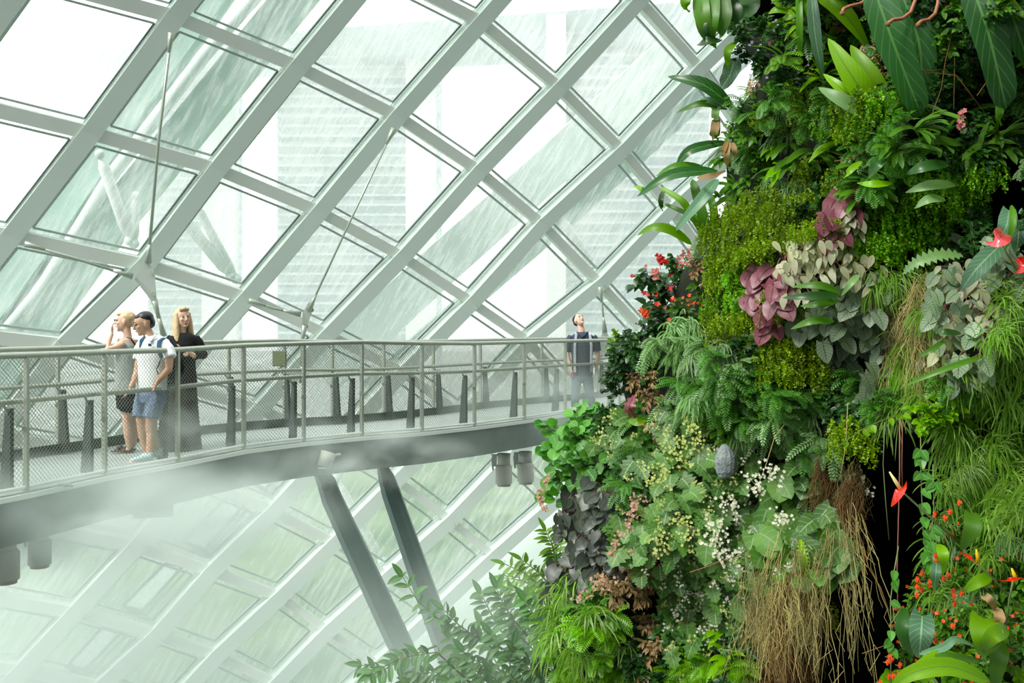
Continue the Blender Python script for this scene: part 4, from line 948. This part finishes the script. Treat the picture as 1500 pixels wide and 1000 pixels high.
# ------------------------------------------------------------ single plants, leaf by leaf
HERO=[]
def heroleaf(mb,b,pts,D,wpx,wf,m=0,n=(-.25,-1,.35),seg=12,dD=0,**k):
    """a blade whose spine passes the given points at distance D (tip nearer or farther by dD)"""
    Pn=[Vector((x,y,0)) for x,y in pts]; out=[]; N_=len(Pn)-1
    for i in range(seg+1):
        t=i/seg*N_; j=min(int(t),N_-1); f=t-j
        p0=Pn[max(j-1,0)];p1=Pn[j];p2=Pn[j+1];p3=Pn[min(j+2,N_)]
        q=.5*((2*p1)+(p2-p0)*f+(2*p0-5*p1+4*p2-p3)*f*f+(3*p1-p0-3*p2+p3)*f**3)
        tt=i/seg; out.append(P(q.x,q.y,D+dD*tt-.10*math.sin(math.pi*tt))-b)
    spine_leaf(mb,out,n,wpx/F*D,wf,m=m,five=True,**k); return out
def heroplant(name,label,cat,base,D,leaves,group=None,stemmat=STEM,part='leaf_blade'):
    """leaves: (pts,width px (half),profile,material,extra dict)"""
    e=empty(name,P(base[0],base[1],D)); b=e.location.copy(); bymat={}
    for lf in leaves:
        pts,w,wf,mat=lf[:4]; ex=dict(lf[4]) if len(lf)>4 else {}
        dd=ex.pop('off',0); mb=MB(); heroleaf(mb,b,pts,D+dd,w,wf,**ex); mb.build(part,mat,e,True)
    tag(e,label,cat,group); HERO.append(e); return e
W1=dict(wave=.08); hd=dict(heart=.16,fold=.12)
heroplant('strap_leaved_plant','big rosette of long dark strap leaves reaching left over the glass','plant',(1034,352),6.35,[
 ([(1066,208),(1012,220),(989,247)],8,w_lance,PAD),([(1052,250),(985,256),(933,288)],9,w_lance,PAD,dict(off=-.1)),([(1034,246),(992,244),(961,258)],7,w_lance,MID),
 ([(1036,352),(1010,310),(996,292),(966,274)],5.5,w_strap,BRT),([(1034,354),(1012,318),(972,298)],4,w_strap,MID),([(1038,352),(1028,312),(1014,262)],8,w_strap,MID,dict(off=-.06)),
 ([(1052,262),(1026,294),(985,342)],9,w_lance,BLU,dict(off=-.15)),([(1014,358),(984,338),(956,333),(933,345)],7.5,w_lance,BRT,dict(off=-.1)),([(1042,352),(1046,310),(1036,280)],6,w_strap,MID),([(972,278),(968,295),(971,310)],4,w_lance,DRK),([(950,284),(940,277),(928,272)],4,w_lance,BRT)])
heroplant('lance_leaved_plant','large ribbed dark leaves pointing left into the glass near the top of the plant wall','plant',(1076,156),6.3,[
 ([(1074,158),(1030,124),(978,112)],11,w_lance,PAD,dict(off=-.05)),([(1066,160),(1028,152),(991,165)],6,w_lance,MID),([(1064,156),(1042,148),(1023,144)],6,w_lance,BLU),([(1076,86),(1070,108),(1054,134)],13,w_lance,BLU,dict(off=.05,wave=.2)),([(1050,172),(1047,190),(1042,208)],7,w_lance,DEAD,dict(wave=.25)),([(1052,176),(1050,196),(1052,206)],5,w_lance,MID),([(1052,150),(1048,165),(1048,180)],6,w_strap,FERNP)])
heroplant('curly_leaved_plant','cluster of hanging curly green leaves at the top left corner of the plant wall','plant',(1045,-5),6.2,[
 ([(1010,-14),(1004,4),(1010,19)],8,w_ovate,BRT,W1),([(1026,-15),(1030,30),(1050,72)],12,w_ovate,MID,W1),([(1042,-15),(1040,30),(1043,60)],14,w_ovate,MID,W1),([(1054,-15),(1060,25),(1054,57)],13,w_ovate,MID,W1),([(1024,10),(1030,45),(1046,70)],8,w_ovate,DRK,W1),([(1056,58),(1038,60),(1020,66)],8,w_lance,DRK,W1),([(1078,62),(1066,76),(1067,101)],6,w_lance,BRT,W1),([(1070,-15),(1075,20),(1066,50)],14,w_ovate,DRK,dict(wave=.1,off=.1)),([(1090,-10),(1100,10),(1085,30)],14,w_ovate,DRK)])
heroplant('light_leaved_creeper','fresh yellow green leaves in front of the dark recess near the wall top','plant',(1165,35),5.9,[
 ([(1162,28),(1135,40),(1114,60)],9,w_ovate,BRT),([(1165,22),(1140,14),(1122,22)],7,w_ovate,BRT),([(1150,12),(1138,0),(1132,-12)],9,w_ovate,BRT),([(1140,36),(1120,37),(1103,44)],4.5,w_ovate,BRT),([(1158,40),(1150,44),(1145,48)],6,w_ovate,BRT),([(1162,40),(1162,55),(1158,71)],5,w_ovate,BRT),([(1168,10),(1160,22),(1140,30)],8,w_ovate,BRT)])
heroplant('paddle_leaved_plant','two long pale and dark leaves hanging at the top middle of the plant wall','plant',(1195,-8),5.6,[
 ([(1188,-18),(1194,50),(1206,118)],9,w_lance,BLU,dict(off=-.1)),([(1170,-18),(1171,30),(1172,82)],5,w_strap,MID),([(1178,-18),(1186,10),(1190,30)],9,w_strap,BRT,dict(off=.03))])
heroplant('paddle_leaved_plant','yellow green drooping leaf with a brown midrib beside the leftmost brown pipe','plant',(1205,0),5.5,[([(1200,-6),(1238,22),(1276,76)],13,w_lance,PADB,W1),([(1262,62),(1280,90),(1300,140)],8,w_strap,BLU)])
heroplant('upright_leaved_plant','rosette of bright upright yellow green leaves growing on the dark mound','plant',(1294,172),5.3,[
 ([(1290,170),(1252,118),(1213,56)],20,w_ovate,PADB,dict(off=-.06,n=(-.1,-1,.2))),([(1296,176),(1276,118),(1246,66)],18,w_ovate,PADB),([(1280,168),(1240,136),(1206,108)],10,w_lance,PADB),([(1278,174),(1238,150),(1199,128)],12,w_lance,FERNP,dict(off=-.1)),([(1302,176),(1305,160),(1310,140)],5,w_strap,BRT)])
heroplant('paddle_leaved_plant','pair of big dark green paddle leaves hanging below the brown pipes','plant',(1310,-20),5.0,[
 ([(1276,-30),(1308,62),(1349,168)],25,w_strap,PAD,dict(off=-.15,wave=.12)),([(1312,-30),(1346,62),(1350,150)],22,w_strap,PAD,dict(wave=.06)),([(1290,-30),(1300,10),(1330,60)],14,w_strap,MID,dict(off=.1))])
heroplant('paddle_leaved_plant','broad green paddle leaf with yellow midrib hanging at the upper right','plant',(1440,-20),4.7,[
 ([(1420,-30),(1448,50),(1474,160)],25,w_strap,PAD,dict(off=-.1,wave=.13)),([(1466,145),(1464,165),(1466,185)],6,w_lance,MID)])
heroplant('paddle_leaved_plant','broad dark paddle leaves at the top right corner','plant',(1490,-20),4.6,[
 ([(1462,-20),(1485,30),(1505,90)],22,w_strap,PAD,dict(wave=.05)),([(1456,-12),(1480,8),(1515,34)],10,w_lance,BRT,dict(off=-.1))])
def pipe(pts,D,label):
    e=empty('brown_pipe',P(*pts[0],D)); b=e.location; MB().tube([P(*p,D-.02*i)-b for i,p in enumerate(pts)],.0085,10).build('pipe_tube',pmat('terracotta_pipe',(.28,.10,.05),.45,var=.1),e,True)
    MB().tube([P(*pts[-1],D-.1)-b,P(pts[-1][0]-1,pts[-1][1]+4,D-.1)-b],.011,10).build('pipe_nozzle',BROWN,e,True); tag(e,label,'pipe','brown bent pipes at the top of the plant wall')
pipe([(1290,-22),(1270,-2),(1262,5),(1245,9),(1236,13),(1234,18)],4.9,'brown bent pipe at the top of the plant wall, leftmost of three')
pipe([(1342,-25),(1341,0),(1334,18),(1322,27),(1308,29),(1301,34)],4.75,'brown bent pipe at the top of the plant wall, middle of three')
pipe([(1376,-25),(1374,5),(1370,20),(1360,29),(1350,31),(1345,35)],4.75,'brown bent pipe at the top of the plant wall, rightmost of three')
# anthuriums
def anth(label,sp,wp,spx,stem,D,mat=SPA,sm=YELL,n=(-.5,-1,.3),kind='anthurium'):
    e=empty(kind,P(*stem[-1],D)); b=e.location
    mb=MB(); heroleaf(mb,b,sp,D-.12,wp,w_heart,n=n,seg=12,heart=.2,fold=.25); mb.build('spathe',mat,e,True)
    q=[P(*p,D-.17)-b for p in spx]; MB().tube([q[0],q[0].lerp(q[1],.5),q[1]],[.008,.0075,.003],8).build('spadix',sm,e,True)
    MB().tube([P(*p,D-.12+.03*i)-b for i,p in enumerate(stem)],.0042,6).build('flower_stalk',STEM,e,True); tag(e,label,'flower','anthurium flowers on the plant wall')
PALEY=petal('pale_yellow_spadix',(.75,.66,.35)); DKS=petal('dark_spadix',(.20,.03,.02))
anth('glossy red anthurium flower with pale spadix standing in front of the dark cave',[(1326,710),(1318,722),(1305,742)],9,[(1319,716),(1303,691)],[(1322,720),(1362,757),(1406,797)],4.55,sm=PALEY,n=(-.9,-.6,.3))
anth('pink ribbed anthurium flower on the grey green leaf near the right edge',[(1470,342),(1462,350),(1446,356)],15,[(1456,352),(1466,340)],[(1464,352),(1475,372),(1492,400)],4.35,SPP,DKS,n=(-.1,-1,.3))
anth('red anthurium flower cut by the right edge, below the pink ribbed one',[(1506,380),(1497,388),(1488,398)],13,[(1494,386),(1502,378)],[(1499,392),(1510,410)],4.4,SPA,DKS)
anth('red anthurium flower with yellow spadix above the tan dead leaf',[(1410,810),(1424,820),(1436,829)],6,[(1433,822),(1430,804)],[(1432,826),(1450,842),(1494,890)],4.4,sm=YELL,n=(.2,-.5,1))
anth('flat red anthurium flower with yellow spadix near the right edge, lower wall',[(1467,851),(1482,849),(1499,846)],5,[(1488,848),(1482,832)],[(1484,850),(1478,880),(1472,930)],4.35,sm=YELL,n=(0,-.4,1))
heroplant('anthurium_plant','long grey green hanging heart leaves behind the pink ribbed flower','plant',(1485,360),4.5,[
 ([(1462,362),(1432,392),(1408,424)],15,w_heart,BLU,dict(off=-.02,**hd)),([(1478,308),(1474,332),(1462,350)],14,w_heart,BLU,dict(off=.04,**hd)),([(1492,322),(1492,345),(1488,372)],13,w_heart,BLU,hd),([(1482,300),(1483,330),(1472,368)],5,w_lance,MID,dict(off=-.06))])
heroplant('anthurium_plant','large pale green heart leaf above the bottom right, beside the dark cave','plant',(1351,902),4.5,[
 ([(1351,902),(1349,932),(1346,964)],19,w_heart,BLU,dict(off=-.1,heart=.30,fold=.1)),([(1326,890),(1322,925),(1338,962)],10,w_lance,DRK,dict(off=.05))])
heroplant('anthurium_plant','bright green folded heart leaf at the lower right','plant',(1452,905),4.4,[
 ([(1440,905),(1446,935),(1444,962)],24,w_heart,BRT,dict(off=-.08,**hd)),([(1477,922),(1455,930),(1440,955)],12,w_lance,BRT,dict(off=-.12)),([(1470,940),(1462,970),(1455,1010)],12,w_lance,MID)])
heroplant('anthurium_plant','bright green pointed leaves hanging beside the upper orange blossoms','plant',(1380,800),4.5,[
 ([(1376,796),(1382,815),(1381,842)],8,w_lance,BRT),([(1372,822),(1371,840),(1368,866)],7,w_lance,BLU,dict(off=-.04)),([(1452,844),(1432,852),(1410,868)],9,w_lance,BRT),([(1422,752),(1424,775),(1408,806)],13,w_heart,MID,hd)])
heroplant('broad_leaved_plant','large yellow green glossy leaves arching along the bottom right edge','plant',(1445,1000),4.2,[
 ([(1450,998),(1390,976),(1330,988),(1300,1020)],13,w_lance,PADB,dict(off=-.1)),([(1420,975),(1370,966),(1318,1004)],13,w_lance,PADB,dict(off=.02)),([(1436,968),(1390,962),(1348,966)],6,w_lance,MID),([(1346,958),(1382,948),(1400,936),(1426,946)],6,w_lance,BLU)])
heroplant('withered_leaf','curled tan dead leaf above the bright folded heart leaf','dead leaf',(1452,884),4.35,[([(1438,872),(1450,878),(1459,896)],6,w_lance,DEAD,dict(wave=.3)),([(1458,890),(1464,904),(1456,922)],8,w_lance,DEAD,dict(wave=.3))])
heroplant('withered_leaf','orange brown curled dead leaf over the big strap rosette','dead leaf',(1062,250),6.1,[([(1021,260),(1042,258),(1064,250)],5,w_lance,DEAD,W1)])
heroplant('withered_leaf','rusty bunch of dead leaves hanging above the big strap rosette','dead leaf',(1066,208),6.1,[([(1068,206),(1064,225),(1066,246)],5,w_lance,DEAD,W1),([(1072,208),(1076,220),(1076,236)],4,w_lance,DEAD),([(1066,206),(1060,220),(1058,230)],4,w_lance,BROWN)])
heroplant('lance_leaved_plant','spray of dark glossy lance leaves right of the burgundy begonia','plant',(1215,440),5.1,[
 ([(1232,428),(1200,418),(1160,420)],6,w_lance,MID),([(1230,432),(1190,434),(1146,436)],7,w_lance,DRK,dict(off=-.05)),([(1228,440),(1200,446),(1172,448)],6,w_lance,MID),([(1222,470),(1190,470),(1158,482)],6,w_lance,MID),([(1258,402),(1246,415),(1232,434)],5,w_lance,FERNP)])
heroplant('lance_leaved_plant','horizontal green lance leaves in the upper right middle, above the bright moss','plant',(1370,230),4.9,[
 ([(1410,212),(1360,206),(1312,230)],8,w_lance,MID),([(1390,240),(1355,244),(1325,256)],9,w_lance,DRK,dict(off=-.05)),([(1400,270),(1360,272),(1326,282)],8,w_lance,FERNP),([(1385,292),(1360,292),(1338,306)],7,w_lance,FERNP),([(1300,226),(1285,240),(1270,262)],9,w_lance,DRK),([(1306,268),(1280,270),(1255,268)],6,w_lance,BRT),([(1262,236),(1245,250),(1236,262)],5,w_lance,BRT)])
heroplant('lance_leaved_plant','long narrow green blade crossing the grassy tangle above the cave','plant',(1440,520),4.6,[([(1442,521),(1385,540),(1322,566)],4.5,w_lance,MID,dict(off=-.1)),([(1408,488),(1385,486),(1364,484)],5,w_lance,DRK),([(1386,496),(1362,514),(1342,524)],4,w_lance,MID)])
heroplant('fern_frond','pale green serrated fern frond left of the pink ribbed anthurium flower','fern',(1406,375),4.6,[([(1410,374),(1375,374),(1340,386),(1322,402)],9,w_lance,FERNP,dict(jag=.4,seg=26))])
heroplant('fern_frond','small green ladder fern frond hanging before the root curtain','fern',(1172,800),5.2,[([(1172,790),(1178,820),(1184,850)],6,w_lance,BRT,dict(jag=.45,seg=24))])
heroplant('broad_leaved_plant','cut leaved green sprig beside the dark red jagged leaf below the walkway end','plant',(930,600),6.4,[([(930,608),(922,596),(930,578)],9,w_heart,BURG,dict(jag=.35,seg=12)),([(945,612),(934,618),(920,616)],7,w_ovate,BRT)])
# stone
st_=MB(); st_.ball((0,0,0),(.062,.06,.098),0,14,10); 
for i,v in enumerate(st_.v): v=Vector(v); st_.v[i]=tuple(v*(1+.07*math.sin(v.x*50+v.z*25)+.04*math.sin(v.z*60)))
o=st_.build('grey_stone',STONE,loc=P(1063,676,5.75)); tag(o,'smooth grey stone stuck among the ferns','stone')
mo=MB(); mo.ball((0,0,0),(.16,.12,.09),0,16,10); o=mo.build('root_mound',pmat('dark_mound',(.03,.045,.02),.9,var=.4,scale=60,bump=1,bscale=60),loc=P(1290,188,5.45)); tag(o,'dark rounded mound under the bright upright leaves','mound')
# flower spikes and scattered blossoms
def spike(pts,D,mat,label,n=26,r=.010,w=.018,group=None):
    e=empty('flower_spike',P(*pts[0],D)); b=e.location; q=[P(*p,D)-b for p in pts]; MB().tube(q,.0022,5).build('flower_stalk',STEM,e)
    f=MB()
    for i in range(n):
        t=U(.15,1)*(len(q)-1); j=min(int(t),len(q)-2); p=q[j].lerp(q[j+1],t-j); flower(f,p+Vector((U(-1,1)*w,U(-1,.3)*w,U(-1,1)*w)),r*U(.7,1.2))
    f.build('blossoms',mat,e); tag(e,label,'flower',group)
spike([(812,690),(798,706),(790,725),(800,750)],6.35,PEACH,'pink hanging flower spike at the left tip of the plump leaves',46)
spike([(945,745),(930,735),(920,760),(922,780)],5.9,PEACH,'peach pink flower spike right of the purple heart leaves',44)
spike([(915,790),(905,780),(898,800),(894,815)],5.9,PEACH,'peach pink flower spike on the lower right of the purple heart leaves',34)
spike([(870,868),(855,872),(838,880)],5.9,PEACH,'small pink flower spike under the purple heart leaves',26,.009,.03)
spike([(900,850),(885,850),(872,856)],5.8,PEACH,'pale pink flower heads among the withered leaves',34,.009,.05)
spike([(968,395),(966,385),(968,376)],6.3,RED,'bright red blossom on top of the flowers beside the glass',9,.022,.018)
spike([(950,462),(944,456),(940,450)],6.35,ORG,'orange and yellow blossom hanging at the left tip of the red flowering plants',8,.022,.014)
spike([(962,392),(958,398),(960,408)],6.35,PINK,'pink blossom under the topmost red blossom',8,.016,.014)
spike([(1010,390),(1002,380),(1000,372)],6.25,PINK,'pinkish flower cluster below the big strap rosette',26,.011,.04)
spike([(1110,118),(1104,124),(1102,132)],6.0,PEACH,'lilac pink flower cluster at the upper edge of the wall',22,.010,.03)
spike([(1142,42),(1136,58),(1130,66)],5.8,PEACH,'thin pink curled flower before the dark recess',12,.009,.018)
spike([(1392,20),(1386,10),(1392,4)],4.8,RED,'small red flower at the top of the wall near the rightmost pipe',9,.012,.012)
spike([(1408,195),(1406,175),(1408,160)],4.7,PINK,'small coral red flower cluster in the upper right foliage',14,.012,.014)
for i,(x,y,l) in enumerate([(1100,705,'upper white flower spray in the begonias left of the round leaves'),(1060,735,'left white flower spray in the middle begonias'),(1045,770,'white flower spray left of the orange blossom in the begonias'),(1140,755,'white beaded flower spray under the middle begonia leaves'),(1040,790,'white flower spray near the bottom of the middle begonias'),(1062,815,'lowest white flower spray beside the root curtain'),(1255,705,'small white flower spray at the edge of the dark cave'),(1125,690,'white flower spray under the grey green palmate leaf')]):
    spike([(x+14,y+18),(x+6,y+4),(x-4,y-6)],5.35,WHT,l,40,.0085,.045)
for (x,y,l) in [(985,655,'large pale yellow flower spray at the upper begonias'),(1010,640,'pale yellow flower spray under the brown roots'),(955,690,'pale yellow flower spray near the dark ferns'),(1000,770,'pale yellow flower spray among jagged begonia leaves'),(960,790,'pale yellow flower spray beside the peach spike')]:
    spike([(x+18,y+18),(x+6,y+4),(x-6,y-6)],5.55,YEL,l,56,.0085,.06)
ORP=[(1369,752),(1391,748),(1384,757),(1405,735),(1370,812),(1371,820),(1350,838),(1343,847),(1362,851),(1350,862),(1343,870),(1343,858),(1382,846),(1389,841),(1396,864),(1397,871),(1408,867),(1398,882),(1395,915),(1405,931),(1370,936),(1357,942),(1303,960),(1300,968),(1306,964),(1318,972),(1316,985),(1308,988),(1302,989),(1289,998),(1476,919),(1490,915),(1492,925),(1490,935),(1494,944),(1482,932)]
for i,(x,y) in enumerate(ORP):
    e=empty('orange_blossom',P(x,y,4.45+.02*(i%5))); MB().tube([(0,.05,-.02),(0,.01,-.012),(0,0,0)],.0018,4).build('flower_stalk',STEM,e)
    m=MB(); m.tube([(0,0,.008),(-.002,-.006,-.004),(-.003,-.008,-.016)],[.003,.0085,.004],7); flower(m,(-.002,-.008,0),.011); m.build('petals',ORG,e)
    PLACED.append((e,'orangeblossom',x,y))
DESC['orangeblossom']=('small orange red tubular blossom','flower')
# creepers and roots hanging in and around the cave
def vine(pts,D,r,mat,label,lv=None,nl=0,name='hanging_vine',ls=8):
    e=empty(name,P(*pts[0],D)); b=e.location; q=[P(x+U(-1.5,1.5),y,D+U(-.02,.02))-b for x,y in pts]
    MB().tube(q,r,5).build('vine_stem',mat,e,True)
    for i in range(nl):
        t=U(.1,1)*(len(q)-1); j=min(int(t),len(q)-2); p=q[j].lerp(q[j+1],t-j); m=MB(); leaf(m,p,(U(-1,1),-.4,-U(.3,1)),(U(-.3,.3),-1,.3),ls*2.2/F*D,ls*.75/F*D,w_ovate,.4,6); m.build('leaf_blade',lv,e)
    tag(e,label,'vine'); return e
vine([(1296,618),(1294,680),(1297,730),(1301,790)],5.0,.0022,STEM,'thin grey aerial root hanging in the cave left of the tall red flower')
vine([(1318,610),(1317,690),(1318,740),(1315,830),(1314,900)],5.0,.003,STEMR,'brown aerial root hanging behind the tall red flower')
vine([(1323,616),(1320,680),(1322,715)],5.05,.002,STEMR,'short brown aerial root beside the tall red flower')
vine([(1242,590),(1240,640),(1237,668),(1232,700)],4.95,.002,STRAWY,'thin straw coloured root over the cave edge above the brown root mat')
vine([(1316,800),(1310,840),(1305,880),(1306,930),(1305,1010)],4.7,.0028,STEM,'long leafy vine hanging down the dark cave',RIM,8,'hanging_vine',8)
vine([(1350,640),(1348,700),(1352,770),(1356,810)],4.75,.0024,STEM,'leafy vine hanging along the right rim of the cave, upper part',RIM,16,'hanging_vine',9)
vine([(1366,680),(1368,740),(1362,800),(1366,830)],4.65,.0024,STEM,'leafy vine hanging right of the tall red flower, in front of the grass',RIM,14,'hanging_vine',9)
vine([(1264,800),(1272,830),(1290,860),(1302,895)],4.9,.0025,BROWN,'crooked brown twig crossing the cave')
vine([(1250,815),(1262,890),(1252,880)],4.95,.0022,STRAWY,'short forked root in the cave beside the root curtain')
vine([(1330,900),(1298,945),(1263,957)],4.7,.0018,BROWN,'bare thin twig pointing left low in the cave')
vine([(1225,655),(1260,630),(1290,616),(1330,604)],4.9,.002,STEM,'slender green shoot crossing above the cave',BRT,7,'hanging_vine',6)
vine([(1010,838),(1035,830),(1055,822),(1090,812)],5.3,.0022,STEMR,'thin reddish flower stem reaching across to the lowest white spray')
vine([(1100,948),(1080,955),(1056,950),(1054,951)],5.3,.0022,CREAM,'thin pale stalk with a yellow bud left of the root curtain')
vine([(1384,102),(1340,104),(1400,110),(1442,165)],4.75,.0022,BROWN,'thin brown twig crossing under the paddle leaves')
vine([(1490,35),(1486,70),(1462,95),(1430,140)],4.6,.002,BROWN,'curved brown twig over the right paddle leaf')
vine([(1362,200),(1365,170),(1378,130),(1386,90),(1398,30)],4.8,.0022,BROWN,'upright brown twig left of the coral flower cluster')
vine([(1396,160),(1398,90),(1392,20),(1396,-10)],4.85,.002,STRAWY,'straight thin aerial root above the coral flower cluster')
vine([(1110,715),(1122,680),(1135,640),(1150,622)],5.4,.0022,STRAWY,'thin straw stem slanting through the middle ferns')
vine([(1222,236),(1250,232),(1275,215),(1290,198)],5.1,.0022,BROWN,'curved twig above the yellow flower')
for i,(x,y0,y1) in enumerate([(1096,830,1010),(1108,850,1010),(1122,830,1010),(1134,860,1010),(1150,850,960),(1163,820,1010),(1176,860,1010),(1190,840,1010),(1203,800,985),(1212,790,1010),(1226,790,1000),(1236,780,1010),(1244,770,990),(1250,760,930),(1170,800,930),(1140,800,1010)]):
    e=place('rootsparse',x,y0,5.05+.02*(i%4),1.0); e.scale=(1.0,.8,(y1-y0)/F*5/.33)
# ------------------------------------------------------------ leafy shrub at the bottom, in the mist
def shrub(cx,cy,D,branches,label,mat=SHR,lw=4.5,ll=17,fl=None,nleaf=10):
    e=empty('leafy_shrub',P(cx,cy,D)); b=e.location
    for k in range(0,len(branches)):
        pts=branches[k]; q=[P(x,y,D-.15+.25*math.sin(k*2.1))-b for x,y in pts]; s=MB(); s.tube(q,[.009-.006*i/(len(q)-1) for i in range(len(q))],6); br=s.build('branch',STEM,e,True)
        m=MB(); ln=len(q)-1
        for i in range(nleaf):
            t=(.12+.88*i/(nleaf-1))*ln; j=min(int(t),ln-1); p=q[j].lerp(q[j+1],t-j); dd=(q[j+1]-q[j]).normalized()
            for sg in(-1,1):
                o=(dd*U(.2,.8)+Vector((0,-.25,0))+dd.cross(Vector((0,1,0)))*sg*U(.5,1)+Vector((0,U(-.5,.2),0))).normalized()
                leaf(m,p,o,(U(-.3,.3),-.7,.8),ll*U(.7,1.35)/F*D*1.25,lw*U(.8,1.2)/F*D,w_lance,U(.2,.8),6,fold=.2)
        leaf(m,q[-1],dd,(0,-1,.4),ll*1.2/F*D*1.3,lw/F*D,w_lance,.3,6); m.build('leaves',mat,br)
    tag(e,label,'shrub')
shrub(700,1000,8.0,[[(760,960),(690,930),(640,905),(612,880),(590,845)],[(640,945),(590,965),(560,982),(530,974)],[(700,1010),(640,955),(590,962),(545,985)],[(740,960),(700,935),(672,915),(650,893)],[(760,950),(730,920),(715,890),(705,870)],[(780,940),(750,905),(735,880),(728,862)],[(770,1000),(720,975),(690,965),(655,975)],[(700,1040),(665,1005),(640,985),(612,985)],[(760,1040),(715,1000),(700,985),(680,955)]],'leafy shrub with long misty branches reaching left in front of the walkway columns')
shrub(780,990,7.6,[[(800,1040),(770,990),(740,960),(720,930)],[(820,1010),(790,960),(765,935),(740,915)],[(830,980),(800,935),(785,905),(770,880)],[(840,960),(810,915),(805,890),(812,850)],[(800,1000),(760,1000),(735,1010),(720,985)],[(830,1030),(800,1000),(780,985),(760,960)],[(850,940),(830,905),(830,870),(822,835)],[(760,1040),(730,1020),(700,1030),(660,1000)],[(790,1040),(770,1015),(745,985),(752,945)],[(840,1000),(815,965),(790,950),(800,915)]],'dense leafy shrub at the foot of the purple heart leaves',SHR,5,17)
shrub(800,880,7.9,[[(830,900),(800,865),(770,840),(740,826)],[(825,890),(790,862),(765,850),(738,846)],[(830,880),(800,850),(785,835),(765,820)],[(830,900),(790,880),(765,868),(745,862)],[(835,870),(822,835),(820,810),(824,780)],[(820,830),(812,810),(808,795),(800,778)]],'light green narrow leaved shrub above the misty shrub',GRS,3,15)
shrub(740,1040,8.5,[[(740,1060),(700,1010),(680,970),(660,935)],[(770,1060),(740,1000),(720,955),(705,915)],[(700,1060),(660,1020),(630,1000),(600,1000)],[(790,1040),(770,970),(760,930),(748,890)],[(740,1050),(700,1035),(660,1030),(620,1015)],[(800,1000),(780,940),(770,905),(778,870)]],'shaded shrub growing behind the dense leafy shrub',MID,5,17)
for (x,y,l) in [(803,598,''),]: pass
for (k,x,y,sc_) in [('plump',820,640,1.1),('plump',845,625,1.0),('plump',815,670,1.1),('plump',825,700,1.0),('plump',850,690,1.1),('plump',862,605,.8),('plump',838,655,1.1),('darksmall',905,545,1.1),('darksmall',900,570,1.0),('darksmall',925,505,1.1),('darksmall',915,525,1.1),('brightsmall',912,500,.8),('impatiens',950,415,.9),('impatiens',965,440,1.0),('impatiens',975,465,1.0),
    ('purpleheart',835,740,1.0),('maplebeg',1100,820,.8),('roundbig',1140,815,.9),('roundbig',1180,820,.9),('maplebeg',1120,835,.7),('whitebeg',1160,800,.8),('roundbig',1205,815,.8)]:
    place(k,x,y,wallD(max(x,lb(y)+5),y)-.06,sc_*6.2/5.6)
for k,vl in BUILT.items():
    for root,used in vl:
        if not used:
            for ch in list(root.children): bpy.data.objects.remove(ch)
            bpy.data.objects.remove(root)
# ------------------------------------------------------------ labels: kind, direction and nearest landmark
LM=[('the tall red anthurium flower',1315,715),('the pink ribbed anthurium flower',1460,348),('the cave mouth',1300,860),('the burgundy begonia',1118,430),('the purple grey heart leaves',868,772),('the grey stone',1063,677),('the red blossoms beside the glass',965,420),('the big strap leaf rosette',1010,300),('the bright upright leaves',1250,120),('the hanging root curtain',1165,900),('the curtain of thin trailing stems',1335,460),('the misty leafy shrub',720,930),('the end of the walkway',905,530),('the large pale heart leaf',1348,930),('the paired paddle leaves',1330,90),('the broad upper right paddle leaf',1460,70),('the plump round leaves',835,660),('the lowest white flower spray',1062,815),('the tan dead leaf',1452,890),('the cream leaved begonias',1200,375),('the withered brown patch',945,900),('the round palmate leaves',1170,720),('the pale yellow flower sprays',990,670),('the bright moss of the upper right',1320,320)]
DIRS=['right of','above right of','above','above left of','left of','below left of','below','below right of']
bykey={}
for (o,kind,px,py) in PLACED:
    nm,x,y=min(LM,key=lambda l:math.hypot(l[1]-px,l[2]-py)); dist=math.hypot(x-px,y-py)
    if dist<26: rel='right at'
    else: rel=DIRS[int(((math.degrees(math.atan2(y-py,px-x))+22.5)%360)//45)]
    bykey.setdefault((kind,rel,nm),[]).append((dist,o))
ORD=['','second','third','fourth','fifth','sixth','seventh','eighth','ninth','tenth','eleventh','twelfth','thirteenth','fourteenth','fifteenth','sixteenth','seventeenth','eighteenth','nineteenth','twentieth','twenty-first','twenty-second','twenty-third','twenty-fourth','twenty-fifth','twenty-sixth','twenty-seventh','twenty-eighth','twenty-ninth','thirtieth']+['farthest']*30
for (kind,rel,nm),l in bykey.items():
    l.sort(key=lambda q:q[0]); d,c=DESC[kind]
    for i,(_,o) in enumerate(l):
        if len(l)==1: s='%s %s %s'%(d,rel,nm)
        else: s='%s, %s %s %s'%((('nearest ' if i==0 else ORD[i]+' nearest ')+d),'' if False else '',rel,nm)
        s=s.replace(', ',' ').replace('  ',' ')
        if len(s.split())>16: s=s.replace(' of tiny fronds','').replace('small ','').replace('tubular ','')
        if len(s.split())>16: s=s.replace(' of the upper right',' at upper right').replace('the ','')
        o['label']=s; o['category']=c; o['group']={'orangeblossom':'orange blossoms on the lower right wall'}.get(kind,d+'s on the plant wall')
print('PLACED',len(PLACED), max(len(o['label'].split()) for o,_,_,_ in PLACED))
